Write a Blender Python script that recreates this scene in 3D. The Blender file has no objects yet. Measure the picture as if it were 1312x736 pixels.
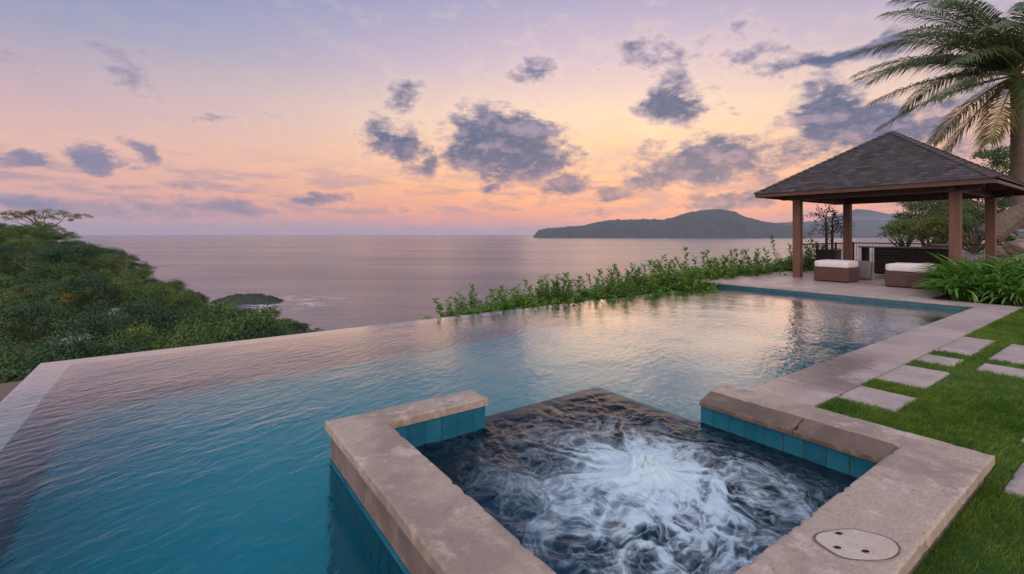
import bpy, bmesh, math, random
import numpy as np
from mathutils import Vector, Matrix, noise as mnoise
R = math.radians
rng = np.random.default_rng(7)
random.seed(7)
S = bpy.context.scene
COL = S.collection

# ------------------------------------------------------------------ camera
TH = R(54.6)                       # heading of the view, pool axes are X and Y
FWx, FWy = math.cos(TH), math.sin(TH)
RTx, RTy = math.sin(TH), -math.cos(TH)
F, CX, HY, CZ = 607.0, 656.0, 300.0, 1.65
cam_d = bpy.data.cameras.new('camera')
cam = bpy.data.objects.new('camera', cam_d); COL.objects.link(cam)
cam.location = (0, 0, CZ)
cam.rotation_euler = (R(90), 0, TH - R(90))
cam_d.sensor_width = 36; cam_d.lens = 36 * F / 1312
cam_d.shift_y = -(368 - HY) / 1312
cam_d.clip_start = 0.05; cam_d.clip_end = 120000
S.camera = cam

def wl(lat, d): return (FWx * d + RTx * lat, FWy * d + RTy * lat)
def gp(x, y, z=0.15):              # where the sight line through (x, y) meets height z
    d = (CZ - z) * F / (y - HY); return wl((x - CX) / F * d, d)
def dpt(x, y, d):                  # a point seen at (x, y), d metres in front
    a = wl((x - CX) / F * d, d); return (a[0], a[1], CZ - (y - HY) / F * d)

# ------------------------------------------------------------------ render settings
S.view_settings.view_transform = 'Standard'; S.view_settings.look = 'None'
S.view_settings.gamma = 1.0; S.view_settings.exposure = 0.2
S.render.engine = 'CYCLES'
cy = S.cycles
cy.use_denoising = True
try: cy.denoiser = 'OPENIMAGEDENOISE'
except Exception: pass
cy.max_bounces = 8; cy.diffuse_bounces = 3; cy.glossy_bounces = 3; cy.transmission_bounces = 5
cy.transparent_max_bounces = 8; cy.volume_bounces = 0
cy.sample_clamp_indirect = 6.0
cy.use_adaptive_sampling = True; cy.adaptive_threshold = 0.02

# ------------------------------------------------------------------ node helpers
class NT:
    def __init__(s, tree):
        s.t = tree; s.n = tree.nodes; s.l = tree.links
    def link(s, a, b): s.l.new(a, b)
    def put(s, sock, v):
        if v is None: return
        if isinstance(v, bpy.types.NodeSocket): s.l.new(v, sock)
        elif isinstance(v, (tuple, list)):
            try: sock.default_value = v
            except Exception: sock.default_value = tuple(v) + (1,)
        else: sock.default_value = v
    def node(s, kind, ins=None, **kw):
        n = s.n.new(kind)
        for k, v in kw.items(): setattr(n, k, v)
        for k, v in (ins or {}).items(): s.put(n.inputs[k], v)
        return n
    def m(s, op, a, b=None, c=None, clamp=False):
        n = s.n.new('ShaderNodeMath'); n.operation = op; n.use_clamp = clamp
        s.put(n.inputs[0], a); s.put(n.inputs[1], b); s.put(n.inputs[2], c)
        return n.outputs[0]
    def vm(s, op, a, b=None, out=0):
        n = s.n.new('ShaderNodeVectorMath'); n.operation = op
        s.put(n.inputs[0], a); s.put(n.inputs[1], b)
        return n.outputs[out]
    def mr(s, v, a, b, c=0.0, d=1.0, smooth=False):
        n = s.n.new('ShaderNodeMapRange'); n.clamp = True
        if smooth: n.interpolation_type = 'SMOOTHSTEP'
        s.put(n.inputs[0], v); s.put(n.inputs[1], a); s.put(n.inputs[2], b); s.put(n.inputs[3], c); s.put(n.inputs[4], d)
        return n.outputs[0]
    def mix(s, f, a, b, mode='MIX'):
        n = s.n.new('ShaderNodeMix'); n.data_type = 'RGBA'; n.blend_type = mode
        s.put(n.inputs[0], f); s.put(n.inputs[6], a if isinstance(a, bpy.types.NodeSocket) else tuple(a) + (1,) if len(a) == 3 else a)
        s.put(n.inputs[7], b if isinstance(b, bpy.types.NodeSocket) else tuple(b) + (1,) if len(b) == 3 else b)
        return n.outputs[2]
    def ramp(s, f, stops, interp='LINEAR'):
        n = s.n.new('ShaderNodeValToRGB'); cr = n.color_ramp; cr.interpolation = interp
        while len(cr.elements) < len(stops): cr.elements.new(0.5)
        for e, (p, c) in zip(cr.elements, stops):
            e.position = p; e.color = tuple(c) + (1,) if len(c) == 3 else c
        s.put(n.inputs[0], f); return n.outputs[0]
    def noise(s, vec, scale, detail=4, rough=.55, dist=0.0, dim='3D', out=0):
        n = s.n.new('ShaderNodeTexNoise'); n.noise_dimensions = dim
        s.put(n.inputs['Vector'], vec)
        n.inputs['Scale'].default_value = scale; n.inputs['Detail'].default_value = detail
        n.inputs['Roughness'].default_value = rough; n.inputs['Distortion'].default_value = dist
        return n.outputs[out]
    def mapping(s, vec, scale=(1, 1, 1), rot=(0, 0, 0), loc=(0, 0, 0)):
        n = s.n.new('ShaderNodeMapping'); s.put(n.inputs[0], vec)
        n.inputs['Scale'].default_value = scale; n.inputs['Rotation'].default_value = rot; n.inputs['Location'].default_value = loc
        return n.outputs[0]
    def bump(s, h, strength=.3, dist=.01, normal=None):
        n = s.n.new('ShaderNodeBump'); s.put(n.inputs['Height'], h)
        n.inputs['Strength'].default_value = strength; n.inputs['Distance'].default_value = dist
        if normal is not None: s.put(n.inputs['Normal'], normal)
        return n.outputs[0]

def water(t, tint, bp, rough=0.0, gain=1.0, ior=1.333):
    """tinted refraction under a clear reflection"""
    fr = t.node('ShaderNodeFresnel', {'IOR': ior, 'Normal': bp}).outputs[0]
    a = t.node('ShaderNodeBsdfRefraction', {'Color': tint + (1,), 'Roughness': rough, 'IOR': ior, 'Normal': bp}).outputs[0]
    b = t.node('ShaderNodeBsdfGlossy', {'Color': (1, 1, 1, 1), 'Roughness': rough, 'Normal': bp}).outputs[0]
    return t.node('ShaderNodeMixShader', {0: t.m('MULTIPLY', fr, t.mr(fr, .03, .26, .38, gain), clamp=True), 1: a, 2: b}).outputs[0]
def hexc(h):
    h = h.lstrip('#'); v = [int(h[i:i + 2], 16) / 255 for i in (0, 2, 4)]
    return tuple(c / 12.92 if c <= .04045 else ((c + .055) / 1.055) ** 2.4 for c in v)

# ------------------------------------------------------------------ world: dusk sky
W = bpy.data.worlds.new('World'); S.world = W; W.use_nodes = True
wt = NT(W.node_tree); W.node_tree.nodes.clear()
SUN_PX = 860.0                                  # the afterglow stands behind the island
SUN_AZ = math.atan((SUN_PX - CX) / F)           # right of the view direction
sun_heading = TH - SUN_AZ
tc = wt.node('ShaderNodeTexCoord').outputs['Generated']
sx = wt.node('ShaderNodeSeparateXYZ', {0: tc})
f_ = wt.vm('DOT_PRODUCT', tc, (FWx, FWy, 0), 1)
r_ = wt.vm('DOT_PRODUCT', tc, (RTx, RTy, 0), 1)
az = wt.m('ARCTAN2', r_, f_)
el = wt.m('ARCSINE', sx.outputs[2])
ele = wt.m('DIVIDE', wt.m('MAXIMUM', el, 0.0), R(90), clamp=True)
def st(l): return [(a / 90, hexc(c)) for a, c in l]
warm = wt.ramp(ele, st([(0, '#cf9896'), (1.0, '#e69a87'), (2.6, '#f8a377'), (5, '#ffb376'), (9, '#fec894'), (14, '#f8d4b6'),
                        (20, '#d2bac4'), (27, '#a5a0be'), (45, '#8c97bd'), (90, '#7f92bd')]))
cool = wt.ramp(ele, st([(0, '#a892a6'), (1.5, '#ba96a2'), (4, '#cfa29f'), (8, '#d4ada8'), (12, '#b9a1b0'),
                        (18, '#8a92b2'), (24, '#6f86b0'), (45, '#6a82b2'), (90, '#7690c0')]))
dz = wt.m('SUBTRACT', az, SUN_AZ - .12)
g = wt.m('POWER', 2.71828, wt.m('MULTIPLY', wt.m('MULTIPLY', dz, dz), -1 / (2 * .50 ** 2)))
sky = wt.mix(g, cool, warm)
# unseen sky opposite the sunset, brightened to fill the faces turned towards us
back = wt.mr(f_, .35, -.5, 0, 1, True)
rear = wt.vm('SCALE', wt.ramp(ele, st([(0, '#c4b0a4'), (10, '#d0bbad'), (30, '#c6b8b2'), (90, '#9fa9bd')])))
rear.node.inputs[3].default_value = 2.9
sky = wt.mix(back, sky, rear)

# clouds: (x, y, half width, half height, strength, tilt) converted to directions
BL = [(503, 183, 44, 26, 1.1, 25), (545, 203, 22, 20, .95, 50), (515, 127, 23, 20, .75, 0), (648, 188, 80, 38, 1.35, 8), (690, 205, 46, 24, 1.1, 0),
      (720, 236, 36, 18, 1.1, 0), (594, 212, 11, 12, .9, 0), (782, 247, 32, 14, 1.0, 0), (860, 128, 42, 28, 1.15, 15), (925, 138, 30, 14, .5, 20),
      (688, 86, 28, 18, .75, 0), (905, 212, 110, 30, 1.15, -4), (838, 226, 48, 18, 1.1, 0), (985, 195, 60, 30, .8, 0), (631, 240, 16, 9, .7, 0),
      (1075, 150, 62, 42, 1.35, 5), (1130, 165, 70, 40, 1.2, 0), (1070, 72, 105, 14, 1.1, 0), (1135, 62, 34, 16, .9, 0), (830, 68, 62, 20, .62, 8), (955, 30, 14, 14, .6, 0),
      (960, 68, 60, 16, .6, 0), (122, 204, 38, 15, 1.15, 30), (180, 200, 30, 14, .85, 38), (22, 212, 46, 13, 1.05, 0), (277, 153, 36, 10, .75, 0), (30, 68, 46, 13, .5, 28),
      (155, 85, 58, 18, .5, 40), (408, 253, 50, 8, .9, 0), (205, 245, 60, 9, .7, 0), (60, 262, 110, 12, .8, 0), (355, 140, 14, 20, .45, 20), (940, 258, 80, 13, .95, 0),
      (1000, 240, 70, 14, .8, 0), (640, 262, 60, 8, .5, 0), (470, 268, 90, 8, .5, 0), (780, 272, 60, 6, .5, 0), (1230, 200, 90, 30, .8, 0), (1240, 110, 60, 30, .7, 0),
      (1180, 265, 90, 8, .5, 0), (240, 268, 200, 12, .75, 0), (400, 20, 60, 20, .2, 30), (150, 45, 60, 16, .3, 40)]
dvec = wt.vm('MULTIPLY', tc, (1, 1, 1.9))
n_w = wt.noise(dvec, 9.0, 5, .62, out=1)
n_off = wt.vm('MULTIPLY', wt.vm('SUBTRACT', n_w, (.5, .5, .5)), (.13, .075, 0))
base_ae = wt.node('ShaderNodeCombineXYZ', {0: az, 1: el}).outputs[0]
ae = wt.vm('ADD', base_ae, n_off)
acc = None
for (bx, by, hw, hh, s_, tl) in BL:
    a0 = math.atan((bx - CX) / F); e0 = math.atan((HY - by) / math.hypot(F, bx - CX))
    ka = 1 / (hw / F * math.cos(a0) ** 2) * .95; ke = 1 / (hh / F * math.cos(a0)) * .95
    dd = wt.vm('SUBTRACT', ae, (a0, e0, 0))
    if tl:
        dd = wt.mapping(dd, rot=(0, 0, R(tl)))
    q = wt.vm('LENGTH', wt.vm('MULTIPLY', dd, (ka, ke, 0)), out=1)
    b = wt.mr(q, 1.8, 0.10, 0, s_ * 1.12, True)
    acc = b if acc is None else wt.m('MAXIMUM', acc, b)
n1 = wt.noise(dvec, 15.0, 9, .66)
n2 = wt.noise(wt.vm('MULTIPLY', tc, (1, 1, 5.5)), 9.0, 7, .6)
dens = wt.m('ADD', acc, wt.m('MULTIPLY', wt.m('SUBTRACT', n1, .5), 2.6))
# low bank of thin streaks
bank = wt.m('MULTIPLY', wt.mr(el, R(1.0), R(2.5), 0, 1, True), wt.mr(el, R(10), R(4.5), 0, 1, True))
dens2 = wt.m('MULTIPLY', wt.mr(n2, .46, .62, 0, .62, True), bank)
scat = wt.m('MULTIPLY', wt.mr(wt.noise(dvec, 5.5, 8, .66), .57, .70, 0, .35, True), wt.m('MULTIPLY', wt.mr(el, R(3), R(8), 0, 1, True), wt.mr(az, -.35, .15, .25, 1, True)))
n4 = wt.noise(wt.vm('MULTIPLY', tc, (1, 1, 2.4)), 42.0, 6, .6)
dens = wt.m('ADD', dens, wt.m('MULTIPLY', wt.m('SUBTRACT', n4, .5), .7))
core = wt.mr(dens, .26, 1.12, 0, 1, True)
alpha = wt.m('MAXIMUM', wt.m('MULTIPLY', core, .95), dens2)
alpha = wt.m('MAXIMUM', alpha, scat)
rim = wt.m('MULTIPLY', wt.mr(dens, .05, .36, 0, 1, True), wt.mr(dens, .80, .40, 0, 1, True))
# body shade: thin parts let the afterglow through, thick parts are slate blue
body = wt.mr(dens, .40, 1.05, 0, 1)
e_lo = wt.mr(el, R(13), R(4), 0, 1)
thin_c = wt.mix(e_lo, hexc('#a99bb0'), hexc('#b08c98'))
thick_c = wt.mix(e_lo, hexc('#45587a'), hexc('#566080'))
cc = wt.mix(body, thin_c, thick_c)
cc = wt.mix(wt.m('MULTIPLY', wt.mr(az, -.25, -.6, 0, 1), .65), cc, hexc('#85839f'))
cc = wt.mix(wt.mr(n4, .45, .75, .0, .22), cc, hexc('#a892a2'))
n1b = wt.noise(wt.vm('ADD', dvec, (FWx * .012, FWy * .012, -.035)), 15.0, 5, .6)
relief = wt.mr(wt.m('SUBTRACT', n1, n1b), -.02, .16, 0, .55)
cc = wt.mix(wt.m('MULTIPLY', relief, wt.mr(az, -.5, 0, .4, 1)), cc, wt.mix(e_lo, hexc('#b3a0b4'), hexc('#d9a096')))
lit = wt.m('MULTIPLY', wt.mr(wt.noise(wt.vm('MULTIPLY', tc, (1, 1, 3)), 7.5, 8, .66), .47, .60, 0, 1, True), wt.m('MULTIPLY', wt.m('MULTIPLY', wt.mr(el, R(2), R(5), 0, 1, True), wt.mr(el, R(16), R(9), 0, 1, True)), wt.mr(az, -.05, .25, 0, .6, True)))
glowc = wt.mix(lit, sky, wt.mix(wt.mr(el, R(3), R(10)), hexc('#ffb27c'), hexc('#ffe0b4')))
glowc = wt.mix(wt.m('MULTIPLY', rim, wt.m('MULTIPLY', g, wt.mr(el, R(5), R(14), .6, .15))), glowc, wt.mix(wt.mr(el, R(2), R(13)), hexc('#ffa578'), hexc('#ffe0bd')))
sky = wt.mix(wt.m('MULTIPLY', alpha, wt.mr(back, 0, .6, 1, .0)), glowc, cc)
# what lies under the horizon is never seen, the sea covers it
sky = wt.mix(wt.mr(el, 0, -.04), sky, hexc('#6a6478'))
bg1 = wt.node('ShaderNodeBackground', {0: sky, 1: 1.0})
nish = wt.node('ShaderNodeTexSky'); nish.sky_type = 'NISHITA'; nish.sun_disc = False
nish.sun_elevation = R(4); nish.sun_rotation = R(90) - sun_heading; nish.altitude = 50
bg2 = wt.node('ShaderNodeBackground', {0: nish.outputs[0], 1: 0.004})
addw = wt.node('ShaderNodeAddShader', {0: bg1.outputs[0], 1: bg2.outputs[0]})
wo = wt.node('ShaderNodeOutputWorld', {0: addw.outputs[0]})
W.cycles.sampling_method = 'MANUAL'; W.cycles.sample_map_resolution = 512

# ------------------------------------------------------------------ the sun's last glow
sd = bpy.data.lights.new('sun', 'SUN'); sd.energy = 0.10; sd.angle = R(35); sd.color = (1.0, .66, .45)
so = bpy.data.objects.new('sun', sd); COL.objects.link(so)
sv = Vector((math.cos(sun_heading) * math.cos(R(9)), math.sin(sun_heading) * math.cos(R(9)), math.sin(R(9))))
so.rotation_euler = sv.to_track_quat('Z', 'Y').to_euler()

# ================================================================== object helpers
def mesh_obj(name, verts, faces, mat=None, parent=None, smooth=False, attrs=None):
    me = bpy.data.meshes.new(name)
    me.from_pydata([tuple(v) for v in verts], [], [tuple(f) for f in faces]) if not isinstance(verts, np.ndarray) else fast_mesh(me, verts, faces)
    me.update()
    if smooth: me.polygons.foreach_set('use_smooth', [True] * len(me.polygons))
    for k, arr in (attrs or {}).items():
        a = me.attributes.new(k, 'FLOAT', 'POINT'); a.data.foreach_set('value', np.asarray(arr, dtype=np.float32))
    o = bpy.data.objects.new(name, me); COL.objects.link(o)
    if mat: me.materials.append(mat)
    if parent: o.parent = parent
    return o
def fast_mesh(me, v, f):
    f = np.asarray(f, dtype=np.int32); n, k = f.shape
    me.vertices.add(len(v)); me.vertices.foreach_set('co', np.asarray(v, dtype=np.float32).ravel())
    me.loops.add(n * k); me.loops.foreach_set('vertex_index', f.ravel())
    me.polygons.add(n); me.polygons.foreach_set('loop_start', np.arange(0, n * k, k, dtype=np.int32))
    me.polygons.foreach_set('loop_total', np.full(n, k, dtype=np.int32))
    me.update(calc_edges=True)
def tag(o, label=None, cat=None, group=None, kind=None):
    if label: o['label'] = label
    if cat: o['category'] = cat
    if group: o['group'] = group
    if kind: o['kind'] = kind
    return o
def thing(name, label, cat, loc=(0, 0, 0), rz=0, group=None):
    o = bpy.data.objects.new(name, None); COL.objects.link(o)
    o.location = loc; o.rotation_euler = (0, 0, rz); o.empty_display_size = .2
    return tag(o, label, cat, group)
def copy_tree(o, parent=None):
    c = o.copy(); COL.objects.link(c); c.parent = parent
    for ch in list(o.children): copy_tree(ch, c)
    return c

class MB:
    """collects shapes, build() links them as one mesh object"""
    def __init__(s): s.v = []; s.f = []
    def add(s, v, f):
        b = len(s.v); s.v += [tuple(p) for p in v]; s.f += [tuple(i + b for i in q) for q in f]
    def box(s, x0, x1, y0, y1, z0, z1, M=None, bev=0.0):
        bm = bmesh.new(); bmesh.ops.create_cube(bm, size=1)
        for v in bm.verts:
            v.co = Vector(((x0 + x1) / 2 + v.co.x * (x1 - x0), (y0 + y1) / 2 + v.co.y * (y1 - y0), (z0 + z1) / 2 + v.co.z * (z1 - z0)))
        if bev: bmesh.ops.bevel(bm, geom=bm.edges[:], offset=bev, segments=2, affect='EDGES', profile=.6)
        s.bm(bm, M)
    def bm(s, bm, M=None):
        bm.verts.ensure_lookup_table(); bm.verts.index_update()
        s.add([(M @ v.co if M else v.co) for v in bm.verts], [[v.index for v in f.verts] for f in bm.faces]); bm.free()
    def tube(s, pts, rad, n=8, cap=True):
        pts = [Vector(p) for p in pts]; vs = []; fs = []
        up = Vector((0, 0, 1))
        for i, p in enumerate(pts):
            t = (pts[min(i + 1, len(pts) - 1)] - pts[max(i - 1, 0)]).normalized()
            a = t.cross(up)
            if a.length < .05: a = t.cross(Vector((1, 0, 0)))
            a.normalize(); b = a.cross(t)
            r = rad[i] if hasattr(rad, '__len__') else rad
            for k in range(n):
                q = 2 * math.pi * k / n; vs.append(p + (a * math.cos(q) + b * math.sin(q)) * r)
        for i in range(len(pts) - 1):
            for k in range(n):
                fs.append((i * n + k, i * n + (k + 1) % n, (i + 1) * n + (k + 1) % n, (i + 1) * n + k))
        if cap: fs.append(tuple(range(n))[::-1]); fs.append(tuple((len(pts) - 1) * n + k for k in range(n)))
        s.add(vs, fs)
    def build(s, name, mat, parent=None, smooth=False):
        o = mesh_obj(name, s.v, s.f, mat, parent, smooth)
        bm = bmesh.new(); bm.from_mesh(o.data); bmesh.ops.recalc_face_normals(bm, faces=bm.faces); bm.to_mesh(o.data); bm.free()
        return o

# ------------------------------------------------------------------ numpy gradient noise
_P = np.random.default_rng(3).permutation(512)
_P = np.concatenate([_P, _P, _P])
def vnoise(x, y):
    x = np.asarray(x, float); y = np.asarray(y, float)
    xi = np.floor(x).astype(int); yi = np.floor(y).astype(int); xf = x - xi; yf = y - yi
    u = xf ** 3 * (xf * (xf * 6 - 15) + 10); v = yf ** 3 * (yf * (yf * 6 - 15) + 10)
    def gr(ix, iy, dx, dy):
        h = _P[(_P[ix & 511] + iy) & 511] * (2 * math.pi / 512); return np.cos(h) * dx + np.sin(h) * dy
    a = gr(xi, yi, xf, yf); b = gr(xi + 1, yi, xf - 1, yf); c = gr(xi, yi + 1, xf, yf - 1); d = gr(xi + 1, yi + 1, xf - 1, yf - 1)
    return (a + (b - a) * u) * (1 - v) + (c + (d - c) * u) * v
def fbm(x, y, o=4, g=.5):
    s = 0; a = 1; 
    for i in range(o): s = s + a * vnoise(x * 2 ** i + 17 * i, y * 2 ** i - 31 * i); a *= g
    return s

# ================================================================== materials
def new_mat(name):
    m = bpy.data.materials.new(name); m.use_nodes = True; m.node_tree.nodes.clear()
    return m, NT(m.node_tree)
def finish(t, surf): t.node('ShaderNodeOutputMaterial', {0: surf})
def princ(t, **k):
    n = t.n.new('ShaderNodeBsdfPrincipled')
    for a, b in k.items(): t.put(n.inputs[a.replace('_', ' ')], b)
    return n.outputs[0]
def plain(name, c1, c2, scale=8, rough=.6, bump=.2, bdist=.004, stretch=(1, 1, 1), detail=5, spec=.5, metal=0):
    m, t = new_mat(name); o = t.node('ShaderNodeTexCoord').outputs['Object']; v = t.mapping(o, stretch)
    n = t.noise(v, scale, detail, .6); n2 = t.noise(v, scale * 6, 3, .6)
    c = t.mix(t.mr(n, .3, .7), c1, c2)
    finish(t, princ(t, Base_Color=c, Roughness=rough, Metallic=metal, Specular_IOR_Level=spec, Normal=t.bump(t.m('ADD', n, t.m('MULTIPLY', n2, .5)), bump, bdist)))
    return m
def stone(name, base, dark, light, wet=False, scale=1.0, rough=.62, rowx=0, rowy=0):
    """weathered cut stone: cloudy tone, pits, stains, slab to slab variation when row sizes are given"""
    m, t = new_mat(name); o = t.node('ShaderNodeTexCoord').outputs['Object']
    big = t.noise(o, 1.3 * scale, 5, .6, .4); mid = t.noise(o, 7 * scale, 6, .65); fine = t.noise(o, 60 * scale, 4, .7)
    pits = t.noise(t.mapping(o, (1, 2.2, 1)), 26 * scale, 4, .6)
    c = t.mix(t.mr(big, .40, .60, 0, .9, True), base, dark)
    pale = t.noise(o, 2.6 * scale, 6, .7, .2); c = t.mix(t.mr(pale, .53, .63, 0, .65, True), c, light)
    c = t.mix(t.mr(mid, .50, .80, 0, .6, True), c, light)
    scr = t.noise(t.mapping(o, (1.0, 5, 1), rot=(0, 0, .5)), 22 * scale, 5, .75, .3)
    c = t.mix(t.mr(scr, .42, .62, .45, 0), c, dark)
    c = t.mix(t.mr(mid, .44, .28, 0, .55, True), c, dark)
    c = t.mix(t.mr(fine, .35, .7, .0, .35), c, t.mix(1.0, c, (.62, .6, .6), 'MULTIPLY'))
    pm = t.mr(pits, .37, .31, 0, 1)
    c = t.mix(t.m('MULTIPLY', pm, .6), c, tuple(x * .4 for x in dark))
    h = t.m('ADD', t.m('MULTIPLY', mid, .5), t.m('ADD', t.m('MULTIPLY', fine, .35), t.m('MULTIPLY', pm, -.6)))
    ro = t.mr(fine, .3, .7, rough - .08, rough + .12)
    if rowx:
        br = t.node('ShaderNodeTexBrick', {'Vector': o, 'Color1': (1, 1, 1, 1), 'Color2': (.80, .79, .80, 1), 'Mortar': (.42, .39, .38, 1), 'Scale': 1.0,
                                           'Mortar Size': .006, 'Brick Width': rowx, 'Row Height': rowy, 'Mortar Smooth': .3, 'Bias': 0.0})
        c = t.mix(1.0, c, br.outputs[0], 'MULTIPLY'); h = t.m('SUBTRACT', h, t.m('MULTIPLY', br.outputs[1], 1.2))
    if wet:
        sp = t.node('ShaderNodeSeparateXYZ', {0: o}); X, Y = sp.outputs[0], sp.outputs[1]
        wn = t.noise(o, 1.6, 5, .6)
        wm = t.m('MULTIPLY', t.mr(X, 7.6, 6.2, 0, 1, True), t.mr(t.m('ADD', Y, t.m('MULTIPLY', wn, .9)), 2.35, 2.62, 0, 1, True))
        wm = t.m('MAXIMUM', wm, t.m('MULTIPLY', t.mr(X, 7.2, 5.6, 0, 1, True), t.mr(wn, .5, .6, 0, .8, True)))
        c = t.mix(t.m('MULTIPLY', wm, .75), c, t.mix(1.0, c, (.45, .46, .5), 'MULTIPLY'))
        ro = t.mix(wm, (ro if not isinstance(ro, float) else (ro,) * 3), (.08, .08, .08))
    finish(t, princ(t, Base_Color=c, Roughness=ro, Normal=t.bump(h, .55, .004)))
    return m
def wood(name, c1, c2, axis='Z', rough=.5):
    m, t = new_mat(name); o = t.node('ShaderNodeTexCoord').outputs['Object']
    sc = {'X': (1.2, 22, 22), 'Y': (22, 1.2, 22), 'Z': (22, 22, 1.2)}[axis]
    n = t.noise(t.mapping(o, sc), 1.0, 6, .6, .6); b = t.noise(o, 2.5, 3)
    c = t.mix(t.mr(n, .3, .7), c1, c2); c = t.mix(t.mr(b, .3, .7, 0, .35), c, tuple(x * .5 for x in c1))
    finish(t, princ(t, Base_Color=c, Roughness=rough, Normal=t.bump(n, .35, .003)))
    return m
def leafmat(name, c1, c2, c3, rough=.5, trans=.3):
    """foliage: three leaf tones from a per-leaf attribute and from object to object"""
    m, t = new_mat(name)
    a = t.node('ShaderNodeAttribute', attribute_name='tint').outputs['Fac']
    rnd = t.node('ShaderNodeObjectInfo').outputs['Random']
    f = t.m('ADD', t.m('MULTIPLY', a, .75), t.m('MULTIPLY', rnd, .25))
    c = t.ramp(f, [(0.0, c1), (.5, c2), (1.0, c3)])
    p = princ(t, Base_Color=c, Roughness=rough, Specular_IOR_Level=.35)
    tr = t.node('ShaderNodeBsdfTranslucent', {0: t.mix(1.0, c, (1.1, 1.25, .6), 'MULTIPLY')}).outputs[0]
    finish(t, t.node('ShaderNodeMixShader', {0: trans, 1: p, 2: tr}).outputs[0])
    return m

M_coping = stone('coping_stone', (.50, .40, .37), (.36, .29, .275), (.60, .50, .47), wet=True, scale=1.0, rough=.5, rowx=.95, rowy=10)
M_deck = stone('terrace_stone', (.52, .41, .38), (.42, .33, .31), (.58, .47, .44), scale=.9, rough=.4, rowx=1.2, rowy=.42)
M_spa = stone('spa_stone', (.43, .345, .29), (.25, .195, .16), (.60, .52, .46), scale=1.3, rough=.7)
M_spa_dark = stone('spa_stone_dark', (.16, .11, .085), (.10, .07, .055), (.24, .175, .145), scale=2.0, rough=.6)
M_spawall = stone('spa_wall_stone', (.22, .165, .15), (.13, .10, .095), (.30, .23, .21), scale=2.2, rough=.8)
M_rim = stone('rim_stone', (.46, .40, .41), (.38, .33, .35), (.53, .47, .48), scale=1.0, rough=.4)
M_wallgrey = stone('pool_wall_stone', (.12, .14, .20), (.10, .12, .18), (.15, .17, .23), scale=.6, rough=.6)
M_step = stone('step_stone', (.42, .35, .335), (.30, .25, .235), (.52, .45, .44), scale=1.6, rough=.7)
M_lid = stone('lid_stone', (.53, .46, .41), (.40, .33, .28), (.62, .55, .50), scale=3, rough=.7)

def tile_mat(name, c1, c2, grout, w, h, axis='XZ', rough=.18, offset=0.0, msize=.004, var=.25):
    m, t = new_mat(name); o = t.node('ShaderNodeTexCoord').outputs['Object']
    s = t.node('ShaderNodeSeparateXYZ', {0: o}).outputs; k = {'X': 0, 'Y': 1, 'Z': 2}
    v = t.node('ShaderNodeCombineXYZ', {0: s[k[axis[0]]], 1: s[k[axis[1]]]}).outputs[0]
    br = t.node('ShaderNodeTexBrick', {'Vector': v, 'Color1': (0, 0, 0, 1), 'Color2': (1, 1, 1, 1), 'Mortar': (0, 0, 0, 1), 'Scale': 1.0,
                                       'Mortar Size': msize, 'Brick Width': w, 'Row Height': h, 'Mortar Smooth': .1})
    br.offset = offset; br.squash = 1.0
    nz = t.noise(o, 9, 4, .6)
    c = t.mix(t.m('ADD', t.m('MULTIPLY', br.outputs[0], .55), t.mr(nz, .3, .7, 0, .45)), c1, c2)
    c = t.mix(br.outputs[1], c, grout)
    finish(t, princ(t, Base_Color=c, Roughness=t.mix(br.outputs[1], (rough,) * 3, (.8,) * 3), Normal=t.bump(t.m('SUBTRACT', t.m('MULTIPLY', nz, .08), br.outputs[1]), .5, .003)))
    return m
M_tileY = tile_mat('blue_tile_face', (.005, .085, .15), (.02, .17, .25), (.012, .035, .05), .14, .33, 'YZ')
M_tileX = tile_mat('blue_tile_side', (.005, .085, .15), (.02, .17, .25), (.012, .035, .05), .14, .33, 'XZ')
M_tileband = tile_mat('dark_tile_band', (.010, .075, .12), (.016, .12, .17), (.01, .03, .045), .3, .3, 'YZ', rough=.3)
M_floor = tile_mat('pool_floor_tile', (.0, .31, .375), (.0, .35, .415), (.0, .23, .29), .3, .3, 'XY', rough=.4, msize=.003)
M_spafloor = plain('spa_floor', (.05, .17, .25), (.08, .22, .30), 3, .5, .1)

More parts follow.
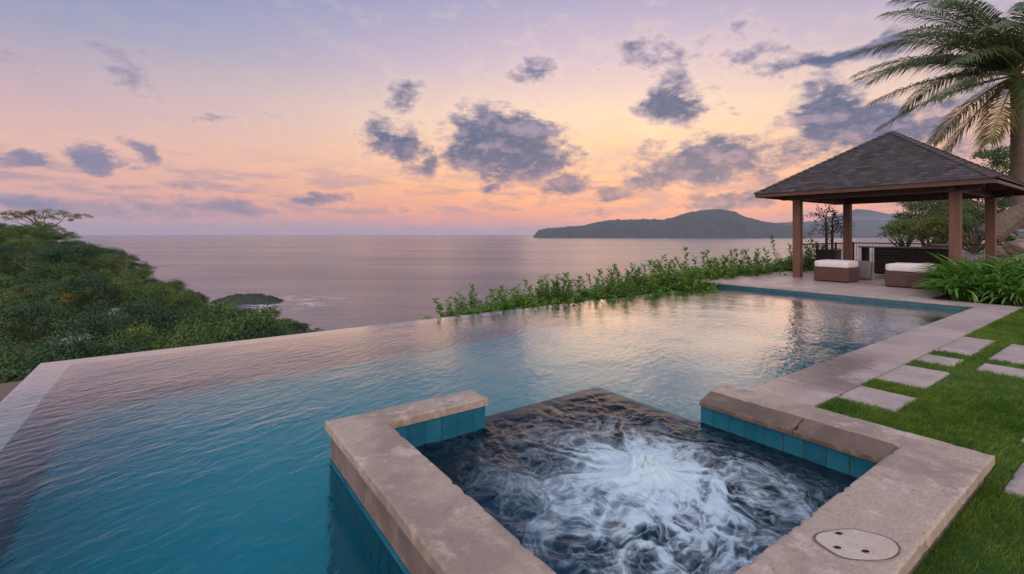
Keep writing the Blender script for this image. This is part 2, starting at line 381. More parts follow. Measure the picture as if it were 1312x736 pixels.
M_wood_post = wood('post_timber', (.115, .048, .034), (.20, .085, .058), 'Z', .5)
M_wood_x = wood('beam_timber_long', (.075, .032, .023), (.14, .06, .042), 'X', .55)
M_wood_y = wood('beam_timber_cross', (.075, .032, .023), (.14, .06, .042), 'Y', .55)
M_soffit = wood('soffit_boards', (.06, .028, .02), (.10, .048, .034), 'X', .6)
M_black = plain('black_cabinet', (.006, .005, .005), (.012, .010, .010), 6, .6, .1, spec=.2)
M_top = plain('polished_counter', (.03, .028, .03), (.075, .07, .072), 18, .12, .03)
M_metal = plain('dark_metal', (.015, .013, .012), (.03, .026, .024), 10, .4, .1, metal=.6)
M_cush = plain('white_cushion_fabric', (.62, .58, .60), (.72, .68, .69), 30, .9, .3, .003)
M_greycush = plain('grey_cushion_fabric', (.16, .14, .15), (.21, .185, .195), 40, .95, .4, .003)
def wicker(name, c1, c2):
    m, t = new_mat(name); o = t.node('ShaderNodeTexCoord').outputs['Object']
    w1 = t.node('ShaderNodeTexWave', {'Vector': o, 'Scale': 16.0, 'Distortion': 1.5, 'Detail': 2.0}); w1.bands_direction = 'Z'
    w2 = t.node('ShaderNodeTexWave', {'Vector': o, 'Scale': 5.0, 'Distortion': .5}); w2.bands_direction = 'Y'
    n = t.noise(o, 30, 4)
    f = t.m('MULTIPLY', w1.outputs[1], t.m('ADD', .6, t.m('MULTIPLY', w2.outputs[1], .4)))
    c = t.mix(f, c1, c2); c = t.mix(t.mr(n, .35, .65, 0, .4), c, c1)
    finish(t, princ(t, Base_Color=c, Roughness=.6, Normal=t.bump(f, .8, .012)))
    return m
M_wicker = wicker('brown_wicker', (.055, .026, .022), (.20, .095, .078))
M_wickerd = wicker('dark_wicker', (.014, .01, .01), (.045, .028, .024))

M_l_hill = leafmat('hill_leaves', (.018, .050, .020), (.048, .100, .034), (.11, .17, .055))
M_l_hill2 = leafmat('hill_leaves_dark', (.013, .040, .022), (.032, .080, .034), (.080, .14, .055))
M_l_hill3 = leafmat('hill_leaves_bright', (.035, .078, .020), (.085, .15, .036), (.18, .24, .065))
M_l_yel = leafmat('hill_leaves_yellow', (.05, .07, .015), (.11, .13, .025), (.22, .19, .04))
M_l_oliv = leafmat('hill_leaves_olive', (.05, .07, .024), (.10, .13, .042), (.20, .22, .075))
M_l_hedge = leafmat('hedge_leaves', (.04, .105, .016), (.105, .22, .03), (.22, .34, .065), trans=.4)
M_l_lily = leafmat('strap_leaves', (.03, .10, .018), (.085, .20, .036), (.22, .34, .09), rough=.38, trans=.3)
M_l_palm = leafmat('palm_leaflets', (.045, .080, .038), (.11, .16, .080), (.24, .28, .16), rough=.42, trans=.25)
M_l_palmdry = leafmat('palm_leaflets_dry', (.09, .10, .03), (.20, .17, .06), (.30, .24, .10), rough=.55)
M_l_small = leafmat('planter_leaves', (.03, .05, .02), (.09, .10, .04), (.26, .14, .07), trans=.3)
M_grass = leafmat('turf_blades', (.045, .12, .014), (.125, .23, .034), (.27, .35, .08), rough=.55, trans=.3)
M_bark = plain('bark', (.05, .038, .03), (.12, .095, .078), 12, .9, .8, .02, stretch=(1, 1, .25))
M_palmbark = plain('palm_bark', (.10, .078, .058), (.22, .175, .135), 5, .9, .9, .03, stretch=(.6, .6, 5))
M_log = plain('grey_log', (.10, .075, .06), (.27, .21, .175), 6, .85, .9, .03, stretch=(.4, 3, 3))
M_rachis = plain('palm_rib', (.16, .15, .04), (.30, .25, .08), 3, .5, .1)
M_nut = plain('coconut_husk', (.12, .14, .03), (.22, .2, .05), 5, .5, .2)
M_soil = plain('soil', (.03, .022, .016), (.06, .045, .032), 5, .95, .8, .03)

# ================================================================== SETTING
def grid(x0, x1, y0, y1, nx, ny, zf=None):
    X, Y = np.meshgrid(np.linspace(x0, x1, nx + 1), np.linspace(y0, y1, ny + 1), indexing='ij')
    Z = zf(X, Y) if zf else np.zeros_like(X)
    v = np.stack([X.ravel(), Y.ravel(), Z.ravel()], 1)
    i = np.arange(nx)[:, None] * (ny + 1) + np.arange(ny)[None, :]
    f = np.stack([i, i + ny + 1, i + ny + 2, i + 1], -1).reshape(-1, 4)
    return v, f

# --- sea
SEA = -60.0
m, t = new_mat('sea_water'); o = t.node('ShaderNodeTexCoord').outputs['Object']
o_r = t.mapping(o, rot=(0, 0, -(TH - R(90))))         # swell rolls in towards the coast
wv = t.noise(t.mapping(o_r, (.35, 1, 1)), .045, 6, .62)
wv2 = t.noise(t.mapping(o_r, (.5, 1, 1)), .35, 3, .6)
slick = t.noise(t.mapping(o_r, (.0011, .005, 1)), 1.0, 5, .6, .6)
sl = t.mr(slick, .38, .62, 0, 1, True)
c = t.mix(sl, (.045, .062, .095), (.075, .085, .115))
# surf round the little headland
hx, hy = gp(372, 388, SEA)
dist = t.vm('LENGTH', t.vm('MULTIPLY', t.vm('SUBTRACT', o, (hx, hy, 0)), (1, 1, 0)), out=1)
foam = t.m('MULTIPLY', t.mr(dist, 70, 10, 0, 1, True), t.mr(t.noise(t.mapping(o_r, (.5, 1, 1)), .09, 6, .75), .5, .58, 0, 1, True))
c = t.mix(foam, c, (.6, .58, .6))
hgt = t.m('ADD', t.m('MULTIPLY', wv, 1.0), t.m('MULTIPLY', wv2, .16))
ro = t.m('ADD', t.mr(sl, 0, 1, .24, .18), t.m('MULTIPLY', foam, .4))
finish(t, princ(t, Base_Color=c, Roughness=ro, IOR=1.33, Normal=t.bump(hgt, .42, 4.0)))
M_sea = m
v = []; f = []
rad = [0, 60, 150, 350, 900, 2500, 8000, 20000, 36000]; NA = 64
for r in rad:
    for k in range(NA):
        a = 2 * math.pi * k / NA; v.append((r * math.cos(a), r * math.sin(a), SEA))
for i in range(len(rad) - 1):
    for k in range(NA):
        f.append((i * NA + k, (i + 1) * NA + k, (i + 1) * NA + (k + 1) % NA, i * NA + (k + 1) % NA))
tag(mesh_obj('sea', v[0:1] + v[NA:], [tuple(0 if i < NA else i - NA + 1 for i in q) if min(q) >= NA else (0, q[1] - NA + 1, q[2] - NA + 1) for q in f], M_sea), kind='structure')

# --- near coast: wooded hillside terrain
SIL = [(-300, 262), (-120, 270), (0, 288), (60, 292), (100, 308), (140, 318), (165, 330), (180, 346), (210, 360), (250, 374), (280, 388), (300, 397), (345, 405), (365, 403),
       (400, 420), (440, 470), (600, 560), (900, 640), (2000, 700)]
SX = np.array([a for a, b in SIL], float); SY = np.array([b for a, b in SIL], float)
DR = 105.0
def canopy_z(lat, d):
    dd = np.maximum(d, 14.0)
    u = np.clip(lat / dd * F + CX, -300, 2000); ys = np.interp(u, SX, SY)
    yn = 500 + np.clip(u - 400, 0, 300) * .5
    t_ = np.clip((d - 22) / (DR - 22), 0, 1)
    y = ys + (np.maximum(yn, ys) - ys) * (1 - t_) ** 1.6
    z = CZ - (y - HY) / F * np.minimum(dd, DR)
    z = np.where(d > DR, z - (d - DR) * .62, z)
    return z
def ground_z(X, Y):
    d = FWx * X + FWy * Y; lat = RTx * X + RTy * Y
    z = canopy_z(lat, d) - 4.6 + fbm(X / 14, Y / 14, 3) * 1.6
    z = np.where(d < 22, np.minimum(z, -5.5 - (22 - np.maximum(d, 0)) * .05), z)
    return np.maximum(z, SEA - 6)
m, t = new_mat('hillside_soil'); o = t.node('ShaderNodeTexCoord').outputs['Object']
n = t.noise(o, .35, 6, .65); n3 = t.noise(o, 4, 5, .7)
c = t.mix(t.mr(n, .35, .65), (.018, .035, .014), (.04, .055, .022)); c = t.mix(t.mr(n, .66, .74), c, (.16, .12, .08))
finish(t, princ(t, Base_Color=c, Roughness=.95, Normal=t.bump(n3, 1.0, .3)))
M_hill = m
v, f = grid(-260, 260, -90, 330, 230, 190); v[:, 2] = ground_z(v[:, 0], v[:, 1])
tag(mesh_obj('terrain', v, f, M_hill, smooth=True), kind='structure')

# --- far hills
def ridge(name, prof, dist, depth, mat, base=SEA, nx=220, ny=26, rough=1.0, seed=0):
    px = np.array([p[0] for p in prof], float); py = np.array([p[1] for p in prof], float)
    U = np.linspace(px[0], px[-1], nx + 1); V = np.linspace(-1, 1, ny + 1)
    UU, VV = np.meshgrid(U, V, indexing='ij')
    D = dist + VV * depth * (1)
    lat = (UU - CX) / F * dist
    top = CZ + (HY - np.interp(UU, px, py)) / F * dist
    hh = np.maximum(top - base, 0)
    prof_v = np.clip(1 - np.abs(VV) ** 1.35, 0, 1)
    sc = dist / 8000
    spur = fbm(lat / (420 * sc) + seed, D / (520 * sc), 4)
    tex = fbm(lat / (70 * sc) + seed, D / (90 * sc), 3)
    z = base - 4 + hh * np.clip(prof_v + spur * .55 * (1 - prof_v) * (prof_v > 0), 0, 1) + (tex * 16 + np.abs(tex) * 16) * sc * rough * np.minimum(hh / (120 * sc), 1)
    X = FWx * D + RTx * lat; Y = FWy * D + RTy * lat
    vv = np.stack([X.ravel(), Y.ravel(), z.ravel()], 1)
    i = np.arange(nx)[:, None] * (ny + 1) + np.arange(ny)[None, :]
    ff = np.stack([i, i + ny + 1, i + ny + 2, i + 1], -1).reshape(-1, 4)
    return tag(mesh_obj(name, vv, ff, mat, smooth=True), kind='structure')
m, t = new_mat('far_forest'); o = t.node('ShaderNodeTexCoord').outputs['Object']
n = t.noise(o, .012, 6, .7); n3 = t.noise(o, .05, 5, .7)
c = t.mix(t.mr(n, .35, .65), (.018, .028, .024), (.035, .048, .036)); c = t.mix(t.mr(n3, .66, .74), c, (.12, .10, .08))
finish(t, princ(t, Base_Color=c, Roughness=.95, Normal=t.bump(n3, .8, 12)))
M_far = m
ridge('island', [(684, 304), (687, 298), (692, 294.5), (703, 292.5), (730, 290.5), (748, 289), (762, 285.5), (780, 282), (800, 281.5), (825, 281), (850, 281.5), (862, 279), (880, 272.5),
                 (905, 268.5), (922, 268), (936, 270), (952, 277), (972, 283), (992, 286), (1012, 289), (1040, 294), (1070, 300), (1085, 304)], 8000, 900, M_far, nx=420, seed=2)
ridge('hills', [(930, 304), (960, 292), (990, 286), (1020, 284.5), (1060, 284), (1095, 281), (1120, 282), (1150, 283), (1200, 281), (1260, 282), (1320, 284), (1400, 290), (1500, 304)], 12500, 1600, M_far, nx=300, seed=9)
ridge('mountain', [(1010, 304), (1040, 287), (1070, 276), (1098, 268), (1112, 269), (1140, 275), (1180, 283), (1240, 292), (1330, 304)], 24000, 3000, M_far, nx=160, seed=5, rough=.4)

# --- small headland below the hillside
def headland():
    n = 90; vv, ff = grid(-30, 30, -16, 16, n, 40)
    ex = np.clip(1 - (np.abs(vv[:, 0]) / 30) ** 2.2, 0, 1); ey = np.clip(1 - (vv[:, 1] / 16) ** 2, 0, 1)
    vv[:, 2] = -2 + 9 * (ex * ey) ** .6 + fbm(vv[:, 0] / 6, vv[:, 1] / 6, 4) * 2.4 * (ex * ey > .02)
    return vv, ff
v, f = headland()
p0 = gp(318, 387, SEA)
o = mesh_obj('headland', v, f, M_far, smooth=True); o.location = (p0[0], p0[1], SEA); o.rotation_euler[2] = TH - R(90) - .1
tag(o, kind='structure')
o = None

# --- haze over the sea
hz_m, t = new_mat('haze_air')
vol = t.node('ShaderNodeVolumePrincipled', {'Color': (.70, .77, 1.0, 1), 'Density': 0.000032, 'Anisotropy': .0})
t.n.new('ShaderNodeOutputMaterial'); t.l.new(vol.outputs[0], t.n[-1].inputs['Volume'])
mb = MB(); mb.box(-38000, 38000, -38000, 38000, -68, 560); tag(mb.build('haze', hz_m), kind='stuff')

# ================================================================== POOL
XL, XLi, XF = -1.40, -1.08, 13.72          # left rim outer/inner, far end
YN, YR, YI, YO = .65, 2.42, 8.10, 8.42     # near end beside the spa, right side, infinity wall inner/outer
DEP = -2.0
pool = thing('swimming_pool', 'infinity swimming pool with teal floor and pale stone edges', 'pool')
mb = MB()
mb.add([(XLi, YN, DEP), (XF, YN, DEP), (XF, YI, DEP), (XLi, YI, DEP)], [(0, 1, 2, 3)])
mb.build('pool_floor', M_floor, pool)
mb = MB()                                   # grey inner walls
mb.box(XL + .02, XLi, YN - .1, YO - .02, -3.5, -.02); mb.box(XLi, XF, YI, YO - .02, -3.5, -.02)
mb.build('infinity_wall', M_wallgrey, pool)
mb = MB()                                   # weir stones on top of the overflowing walls
yy = YN
while yy < YO - .05:
    y2 = min(yy + .62, YO); mb.box(XL, XLi - .004, yy, y2 - .005, -.019, -.008, bev=.003); yy = y2
xx = XLi
while xx < XF - .05:
    x2 = min(xx + .62, XF); mb.box(xx, x2 - .005, YI + .004, YO, -.019, -.008, bev=.003); xx = x2
mb.build('weir_top', M_rim, pool)
mb = MB()
mb.box(XLi, .93, YN - .1, YN, DEP, .09); mb.box(4.04, XF, YR - .1, YR, DEP, .09)
mb.build('side_wall', M_floor, pool)
mb = MB(); mb.box(XF, XF + .1, 2.3, YO, DEP, .10); mb.build('tile_band', M_tileband, pool)
mb = MB()
def slabs_x(mb, x0, x1, y0, y1, z0, z1, step, gap=.006):
    x = x0
    while x < x1 - .08:
        x2 = min(x + step * random.uniform(.92, 1.08), x1)
        if x1 - x2 < .25: x2 = x1
        dz = random.uniform(-.002, .002); mb.box(x, x2 - gap, y0, y1, z0, z1 + dz, bev=.006); x = x2
slabs_x(mb, 4.13, XF - .036, 1.84, YR, .09, .15, .95)
mb.build('coping', M_coping, pool); mb = MB()
y = 1.84
while y < 8.9:
    y2 = min(y + .9, 9.1); mb.box(XF - .03, 14.2, y, y2 - .006, .10, .151, bev=.006); y = y2
mb.build('coping', M_coping, pool); mb = MB()
slabs_x(mb, XL - .3, .86, -.25, YN + .03, .09, .15, .9)
mb.build('coping', M_coping, pool)

# --- pool water
m, t = new_mat('pool_water_surface'); o = t.node('ShaderNodeTexCoord').outputs['Object']
oc = t.mapping(o, (1, 1, 1), rot=(0, 0, R(-28)))
w1 = t.noise(t.mapping(oc, (.55, 1.25, 1)), 2.4, 3, .5, .5)
w2 = t.noise(t.mapping(oc, (.7, 1.3, 1), rot=(0, 0, R(25))), 9.5, 4, .55, .3)
w0 = t.noise(o, .6, 2, .5)
sp = t.node('ShaderNodeSeparateXYZ', {0: o}).outputs
amp = t.m('MULTIPLY', t.mr(sp[1], 8.4, 7.3, .35, 1.0, True), t.mr(w0, .32, .68, .45, 1.35))
h = t.m('MULTIPLY', t.m('ADD', t.m('MULTIPLY', w1, .5), t.m('MULTIPLY', w2, .42)), amp)
bp = t.bump(h, 1.0, .020)
finish(t, water(t, (.78, .97, 1.0), bp, .02, 1.8))
M_pw = m
vs = []; fs = []
cs = sorted(set([XL, XLi, .93, 3.58, 13.73])); rs = sorted(set([YN, YR, 3.50, YI, YO]))
xs = np.unique(np.concatenate([np.linspace(a, b, max(1, int((b - a) / .25)) + 1) for a, b in zip(cs, cs[1:])]).round(4))
ys = np.unique(np.concatenate([np.linspace(a, b, max(1, int((b - a) / .25)) + 1) for a, b in zip(rs, rs[1:])]).round(4))
idx = {}
for i in range(len(xs) - 1):
    for j in range(len(ys) - 1):
        cx_, cy_ = (xs[i] + xs[i + 1]) / 2, (ys[j] + ys[j + 1]) / 2
        if .93 < cx_ < 3.58 and cy_ < 3.50: continue
        if cx_ > 3.58 and cy_ < YR: continue
        q = []
        for a, b in ((i, j), (i + 1, j), (i + 1, j + 1), (i, j + 1)):
            if (a, b) not in idx: idx[(a, b)] = len(vs); vs.append((xs[a], ys[b], 0.0))
            q.append(idx[(a, b)])
        fs.append(tuple(q))
tag(mesh_obj('pool_water', vs, fs, M_pw, smooth=True), kind='structure')

# thin sheet spilling over the rim and the plank walk under it
mb = MB(); 
for k in range(9):
    mb.box(-3.4, XL - .12, 1.0 + k * .93, 1.0 + k * .93 + .915, -.46, -.40 + random.uniform(-.004, .004), bev=.006)
tag(mb.build('boardwalk', wood('weathered_planks', (.10, .07, .055), (.20, .15, .12), 'X', .8)), 'weathered brown plank walkway below the left rim of the pool', 'walkway')

# ================================================================== SPA
def grid_slab(inside, bounds, cell, ztop, zbot, amp=.003, edge=.006):
    """one continuous stone piece from a cell mask, edges softened and slightly chipped"""
    x0, x1, y0, y1 = bounds; nx = round((x1 - x0) / cell); ny = round((y1 - y0) / cell)
    M = np.zeros((nx + 2, ny + 2), bool)
    for i in range(nx):
        for j in range(ny): M[i + 1, j + 1] = inside(x0 + (i + .5) * cell, y0 + (j + .5) * cell)
    top = {}; V = []; Fc = []
    def tv(i, j, lvl):
        k = (i, j, lvl)
        if k in top: return top[k]
        x = x0 + i * cell; y = y0 + j * cell
        nb = M[i:i + 2, j:j + 2]; border = not nb.all()
        z = ztop(x, y) + float(fbm(x * 3.1, y * 3.1, 3)) * amp
        if border:
            c = nb.sum(); gx = float(nb[1].sum()) - float(nb[0].sum()); gy = float(nb[:, 1].sum()) - float(nb[:, 0].sum())
            g_ = max(1, math.hypot(gx, gy)); jit = float(fbm(x * 14, y * 14, 3))
            if lvl == 0: x += gx / g_ * (edge * 1.2 + max(0, jit - .12) * .045); y += gy / g_ * (edge * 1.2 + max(0, jit - .12) * .045); z -= .0015
            elif lvl == 1: x += gx / g_ * max(0, jit - .12) * .02; y += gy / g_ * max(0, jit - .12) * .02; z -= edge * 1.5 + max(0, jit - .12) * .03
            else: x += gx / g_ * (max(0, -jit) * .008); y += gy / g_ * (max(0, -jit) * .008); z = zbot(x, y)
        elif lvl == 2: z = zbot(x, y)
        top[k] = len(V); V.append((x, y, z)); return top[k]
    for i in range(nx):
        for j in range(ny):
            if not M[i + 1, j + 1]: continue
            Fc.append((tv(i, j, 0), tv(i + 1, j, 0), tv(i + 1, j + 1, 0), tv(i, j + 1, 0)))
            Fc.append((tv(i, j, 2), tv(i, j + 1, 2), tv(i + 1, j + 1, 2), tv(i + 1, j, 2)))
            for (di, dj, a, b) in ((-1, 0, (i, j + 1), (i, j)), (1, 0, (i + 1, j), (i + 1, j + 1)), (0, -1, (i, j), (i + 1, j)), (0, 1, (i + 1, j + 1), (i, j + 1))):
                if not M[i + 1 + di, j + 1 + dj]:
                    for l in (0, 1): Fc.append((tv(*a, l), tv(*a, l + 1), tv(*b, l + 1), tv(*b, l)))
    return V, Fc
spa = thing('spa_tub', 'square whirlpool tub with raised brown stone coping in the pool corner', 'hot tub')
SX0, SX1, SY0, SY1 = .88, 4.08, .65, 3.58
SW = .055                                   # spa water level
def in_spa(x, y):
    if x < 1.24: return True
    if y < 1.03: return True
    if x > 3.78 and y < 2.36: return True
    if y > 3.28 and x < 2.10: return True
    return False
def sp_top(x, y):
    z = .30
    return z
v, f = grid_slab(in_spa, (SX0, SX1 + 0, SY0, SY1), .02, sp_top, lambda x, y: .240, amp=.004, edge=.004)
o = mesh_obj('coping_slab', v, f, M_spa, spa, smooth=True)
bm = bmesh.new(); bm.from_mesh(o.data); bmesh.ops.recalc_face_normals(bm, faces=bm.faces); bm.to_mesh(o.data); bm.free()
md = o.modifiers.new('edges', 'EDGE_SPLIT'); md.split_angle = R(40)
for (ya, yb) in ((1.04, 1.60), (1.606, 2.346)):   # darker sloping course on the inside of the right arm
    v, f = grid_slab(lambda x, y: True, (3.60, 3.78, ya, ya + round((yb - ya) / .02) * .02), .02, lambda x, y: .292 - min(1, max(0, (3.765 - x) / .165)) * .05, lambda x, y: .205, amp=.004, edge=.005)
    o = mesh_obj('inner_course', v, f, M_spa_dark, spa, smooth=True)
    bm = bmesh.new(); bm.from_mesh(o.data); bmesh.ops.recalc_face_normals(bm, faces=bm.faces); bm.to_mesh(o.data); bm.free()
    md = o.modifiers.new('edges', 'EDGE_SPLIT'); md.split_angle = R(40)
mb = MB()                                   # rough stone cladding on the outside
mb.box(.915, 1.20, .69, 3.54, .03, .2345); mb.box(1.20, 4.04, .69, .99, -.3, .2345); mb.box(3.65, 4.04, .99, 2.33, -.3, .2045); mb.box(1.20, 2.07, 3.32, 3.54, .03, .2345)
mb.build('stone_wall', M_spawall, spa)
mb = MB(); mb.box(.905, 1.21, .68, 3.55, -2.0, .028); mb.build('outer_tile', M_tileY, spa)
mb = MB(); mb.box(3.635, 3.648, 1.0, 2.35, -.9, .204); mb.build('inner_tile_right', M_tileY, spa)
mb = MB(); mb.box(1.19, 2.075, 3.30, 3.315, -.9, .2335); mb.build('inner_tile_back', M_tileX, spa)
mb = MB(); mb.box(1.205, 1.22, 1.0, 3.3, -.9, .2335); mb.build('inner_tile_left', M_tileY, spa)
mb = MB(); mb.box(2.072, 3.56, 3.40, 3.54, -2.0, SW - .022, bev=.008); mb.box(3.45, 3.59, 2.34, 3.40, -2.0, SW - .022, bev=.008); mb.build('spill_edge', stone('spill_stone', (.10, .13, .17), (.07, .09, .12), (.16, .19, .22), scale=2), spa)
mb = MB(); mb.box(1.21, 3.64, 1.0, 3.40, -1.0, -.9); mb.build('tub_floor', M_spafloor, spa)
mb = MB(); mb.box(1.23, 1.65, 1.05, 3.28, -.88, -.42, bev=.03); mb.box(1.65, 3.6, 1.05, 1.45, -.88, -.42, bev=.03); mb.build('bench', M_spafloor, spa)

# skimmer lid let into the front coping
lid = thing('skimmer_lid', 'pale oval stone access lid with three finger holes set in the tub coping', 'lid')
lx, ly = gp(1098, 699, .30)
ux, uy = 1, 0
ring = []
for k in range(40):
    a = 2 * math.pi * k / 40
    r1 = .165 * (1 + .05 * math.sin(3 * a + 1) + .02 * math.sin(5 * a)); r2 = .105 * (1 + .08 * math.sin(2 * a + .6) + .02 * math.cos(5 * a))
    # long axis across the slab's view
    p = (r1 * math.cos(a) * RTx + r2 * math.sin(a) * FWx * 1.0, r1 * math.cos(a) * RTy + r2 * math.sin(a) * FWy)
    ring.append((lx + p[0], ly + p[1]))
V = [(x, y, .300) for x, y in ring] + [(lx + (x - lx) * .97, ly + (y - ly) * .97, .3085) for x, y in ring] + [(lx, ly, .3095)]
Fc = [(k, (k + 1) % 40, 40 + (k + 1) % 40, 40 + k) for k in range(40)] + [(40 + k, 40 + (k + 1) % 40, 80) for k in range(40)]
mesh_obj('lid_plate', V, Fc, M_lid, lid)
mb = MB()
for k in range(40):
    a, b = ring[k], ring[(k + 1) % 40]
    def sc(p, s): return (lx + (p[0] - lx) * s, ly + (p[1] - ly) * s, .3062)
    if True: mb.add([sc(a, 1.0), sc(b, 1.0), sc(b, 1.05), sc(a, 1.05)], [(0, 1, 2, 3)])
mb.build('gap_ring', M_spa_dark, lid)
for (hx_, hy_) in ((1075, 684), (1073, 702), (1109, 707)):
    q = gp(hx_, hy_, .31); mb = MB(); vs = []
    for k in range(12):
        a = 2 * math.pi * k / 12; e = (.016 * math.cos(a), .009 * math.sin(a))
        vs.append((q[0] + RTx * e[0] + FWx * e[1], q[1] + RTy * e[0] + FWy * e[1], .3125))
    mb.add(vs, [tuple(range(12))]); mb.build('finger_hole', M_black, lid)

# --- whirling spa water
m, t = new_mat('whirlpool_water'); o = t.node('ShaderNodeTexCoord').outputs['Object']
fa = t.node('ShaderNodeAttribute', attribute_name='foam').outputs['Fac']
nf = t.noise(o, 55, 5, .65, .5); nm = t.noise(o, 14, 5, .6, .3)
fm = t.mr(t.m('ADD', fa, t.m('ADD', t.m('MULTIPLY', t.m('SUBTRACT', nf, .5), .45), t.m('MULTIPLY', t.m('SUBTRACT', nm, .5), .30))), .05, 1.25, 0, 1, True)
bp = t.bump(t.m('ADD', nm, t.m('MULTIPLY', nf, .3)), .5, .010)
gl = water(t, (.50, .68, .78), bp, .06, .95)
bub = princ(t, Base_Color=(.48, .62, .72, 1), Roughness=.6, Normal=t.bump(nf, .45, .006), Subsurface_Weight=.0)
finish(t, t.node('ShaderNodeMixShader', {0: t.m('MULTIPLY', fm, .93), 1: gl, 2: bub}).outputs[0])
M_spaw = m
x0, x1, y0, y1 = 1.215, 3.645, 1.0, 3.555
NX, NY = 420, 440
v, f = grid(x0, x1, y0, y1, NX, NY)
X, Y = v[:, 0], v[:, 1]
jx, jy = gp(826, 606, SW + .02)
rx, ry = X - jx, Y - jy; rr = np.hypot(rx, ry); ang = np.arctan2(ry, rx)
sw = ang + rr * .9 + 1.0 * fbm(X * 1.5, Y * 1.5, 2) * np.clip(rr / .3, 0, 1)
wx = X * 2.1 + .55 * fbm(X * 2.0 + 3, Y * 2.0, 3); wy = Y * 2.1 + .55 * fbm(X * 2.0 - 9, Y * 2.0 + 5, 3)
rid = 1 - np.abs(fbm(wx * 1.25, wy * 1.25, 4, .5)) * 2.3
polar = 1 - np.abs(fbm(np.cos(sw) * (1.6 + rr) + rr * .9 + 4, np.sin(sw) * (1.6 + rr) + rr * .9, 5, .55)) * 2.2
net = 1 - np.abs(fbm(wx * 4.2 + 5, wy * 4.2, 4, .6)) * 3.0
near = np.exp(-(rr / .33) ** 2); mid_ = np.exp(-(rr / .95) ** 2)
front = np.exp(-(((X - 2.2) / .9) ** 2 + ((Y - 1.55) / .55) ** 2))
foamv = .95 * near + (np.clip(polar, 0, 1) ** 1.5 * .62 + .24) * mid_ + np.clip(rid, 0, 1) ** 2.0 * .85 * front + np.clip(net, 0, 1) ** 2.2 * (.10 + .30 * front + .18 * mid_)
edge = np.minimum.reduce([(X - 1.25) / .35, (3.62 - X) / .5, (Y - 1.03) / .12]); foamv = foamv * np.clip(.35 + edge * .65, .2, 1)
foamv = np.clip(foamv + .22 * fbm(X * 12, Y * 12, 3) * (mid_ + front), 0, 1.15)
calm = np.clip(np.minimum.reduce([(X - 1.2) / .15, (3.62 - X) / .25, (Y - 1.02) / .15, (3.52 - Y) / .3]), .15, 1)
z = SW + calm * (.034 * fbm(X * 2.6, Y * 2.6, 3, .5) + .014 * (np.clip(rid, -1, 1)) * (.3 + front) + .012 * fbm(X * 8, Y * 8, 3) + .016 * np.clip(polar, -.5, 1) * mid_)
for (ox, oy, rd_, hh_) in ((0, 0, .075, .075), (.07, .03, .05, .045), (-.06, .05, .055, .05), (.02, -.08, .06, .04), (.12, -.04, .05, .03), (-.1, -.05, .06, .03), (.0, .11, .05, .035)):
    z += hh_ * np.exp(-((rx - ox) ** 2 + (ry - oy) ** 2) / rd_ ** 2) * (1 + .9 * fbm(X * 22, Y * 22, 3))
z += .035 * np.exp(-(rr / .3) ** 2)
sp_ = np.maximum(np.clip((Y - 3.515) / .04, 0, 1) * (X > 2.06), np.clip((X - 3.60) / .04, 0, 1) * (Y > 2.37))
z = z * (1 - sp_) + (-.03) * sp_
z = np.where((Y > 3.5) | (X > 3.58), np.minimum(z, SW), z)
v[:, 2] = z
tag(mesh_obj('spa_water', v, f, M_spaw, smooth=True, attrs={'foam': foamv}), kind='structure')

# ================================================================== TERRACE, LAWN, STEPS
mb = MB(); mb.box(14.2, 26.5, 3.35, 9.1, -4, .149); tag(mb.build('terrace_floor', M_deck), kind='structure')
m, t = new_mat('lawn_ground'); o = t.node('ShaderNodeTexCoord').outputs['Object']
n = t.noise(o, 90, 4, .7); nb = t.noise(o, .9, 4, .6)
c = t.mix(t.mr(n, .3, .7), (.02, .07, .01), (.05, .14, .02)); c = t.mix(t.mr(nb, .35, .7, 0, .4), c, (.05, .11, .02))
finish(t, princ(t, Base_Color=c, Roughness=.9, Normal=t.bump(n, 1.0, .02)))
M_lawn = m
mb = MB()
mb.add([(4.0, -30, .13), (14.3, -30, .13), (14.3, 1.836, .13), (4.0, 1.836, .13)], [(0, 1, 2, 3)])
mb.add([(-20, -30, .13), (3.998, -30, .13), (3.998, .72, .13), (-20, .72, .13)], [(0, 1, 2, 3)])
mb.add([(-20, -30, .13), (-20, .62, .13), (-20, .62, -6), (-20, -30, -6)], [(0, 1, 2, 3)])
mb.add([(-20, .62, .13), (XL, .62, .13), (XL, .62, -6), (-20, .62, -6)], [(0, 1, 2, 3)])
tag(mb.build('ground', M_lawn), kind='structure')
mb = MB(); mb.add([(14.2, -30, .12), (80, -30, .12), (80, 3.35, .12), (14.2, 3.35, .12)], [(0, 1, 2, 3)])
mb.add([(26.5, 3.35, .12), (80, 3.35, .12), (80, 9.1, -.6), (26.5, 9.1, -.6)], [(0, 1, 2, 3)])
tag(mb.build('planting_bed_soil', M_soil), kind='structure')

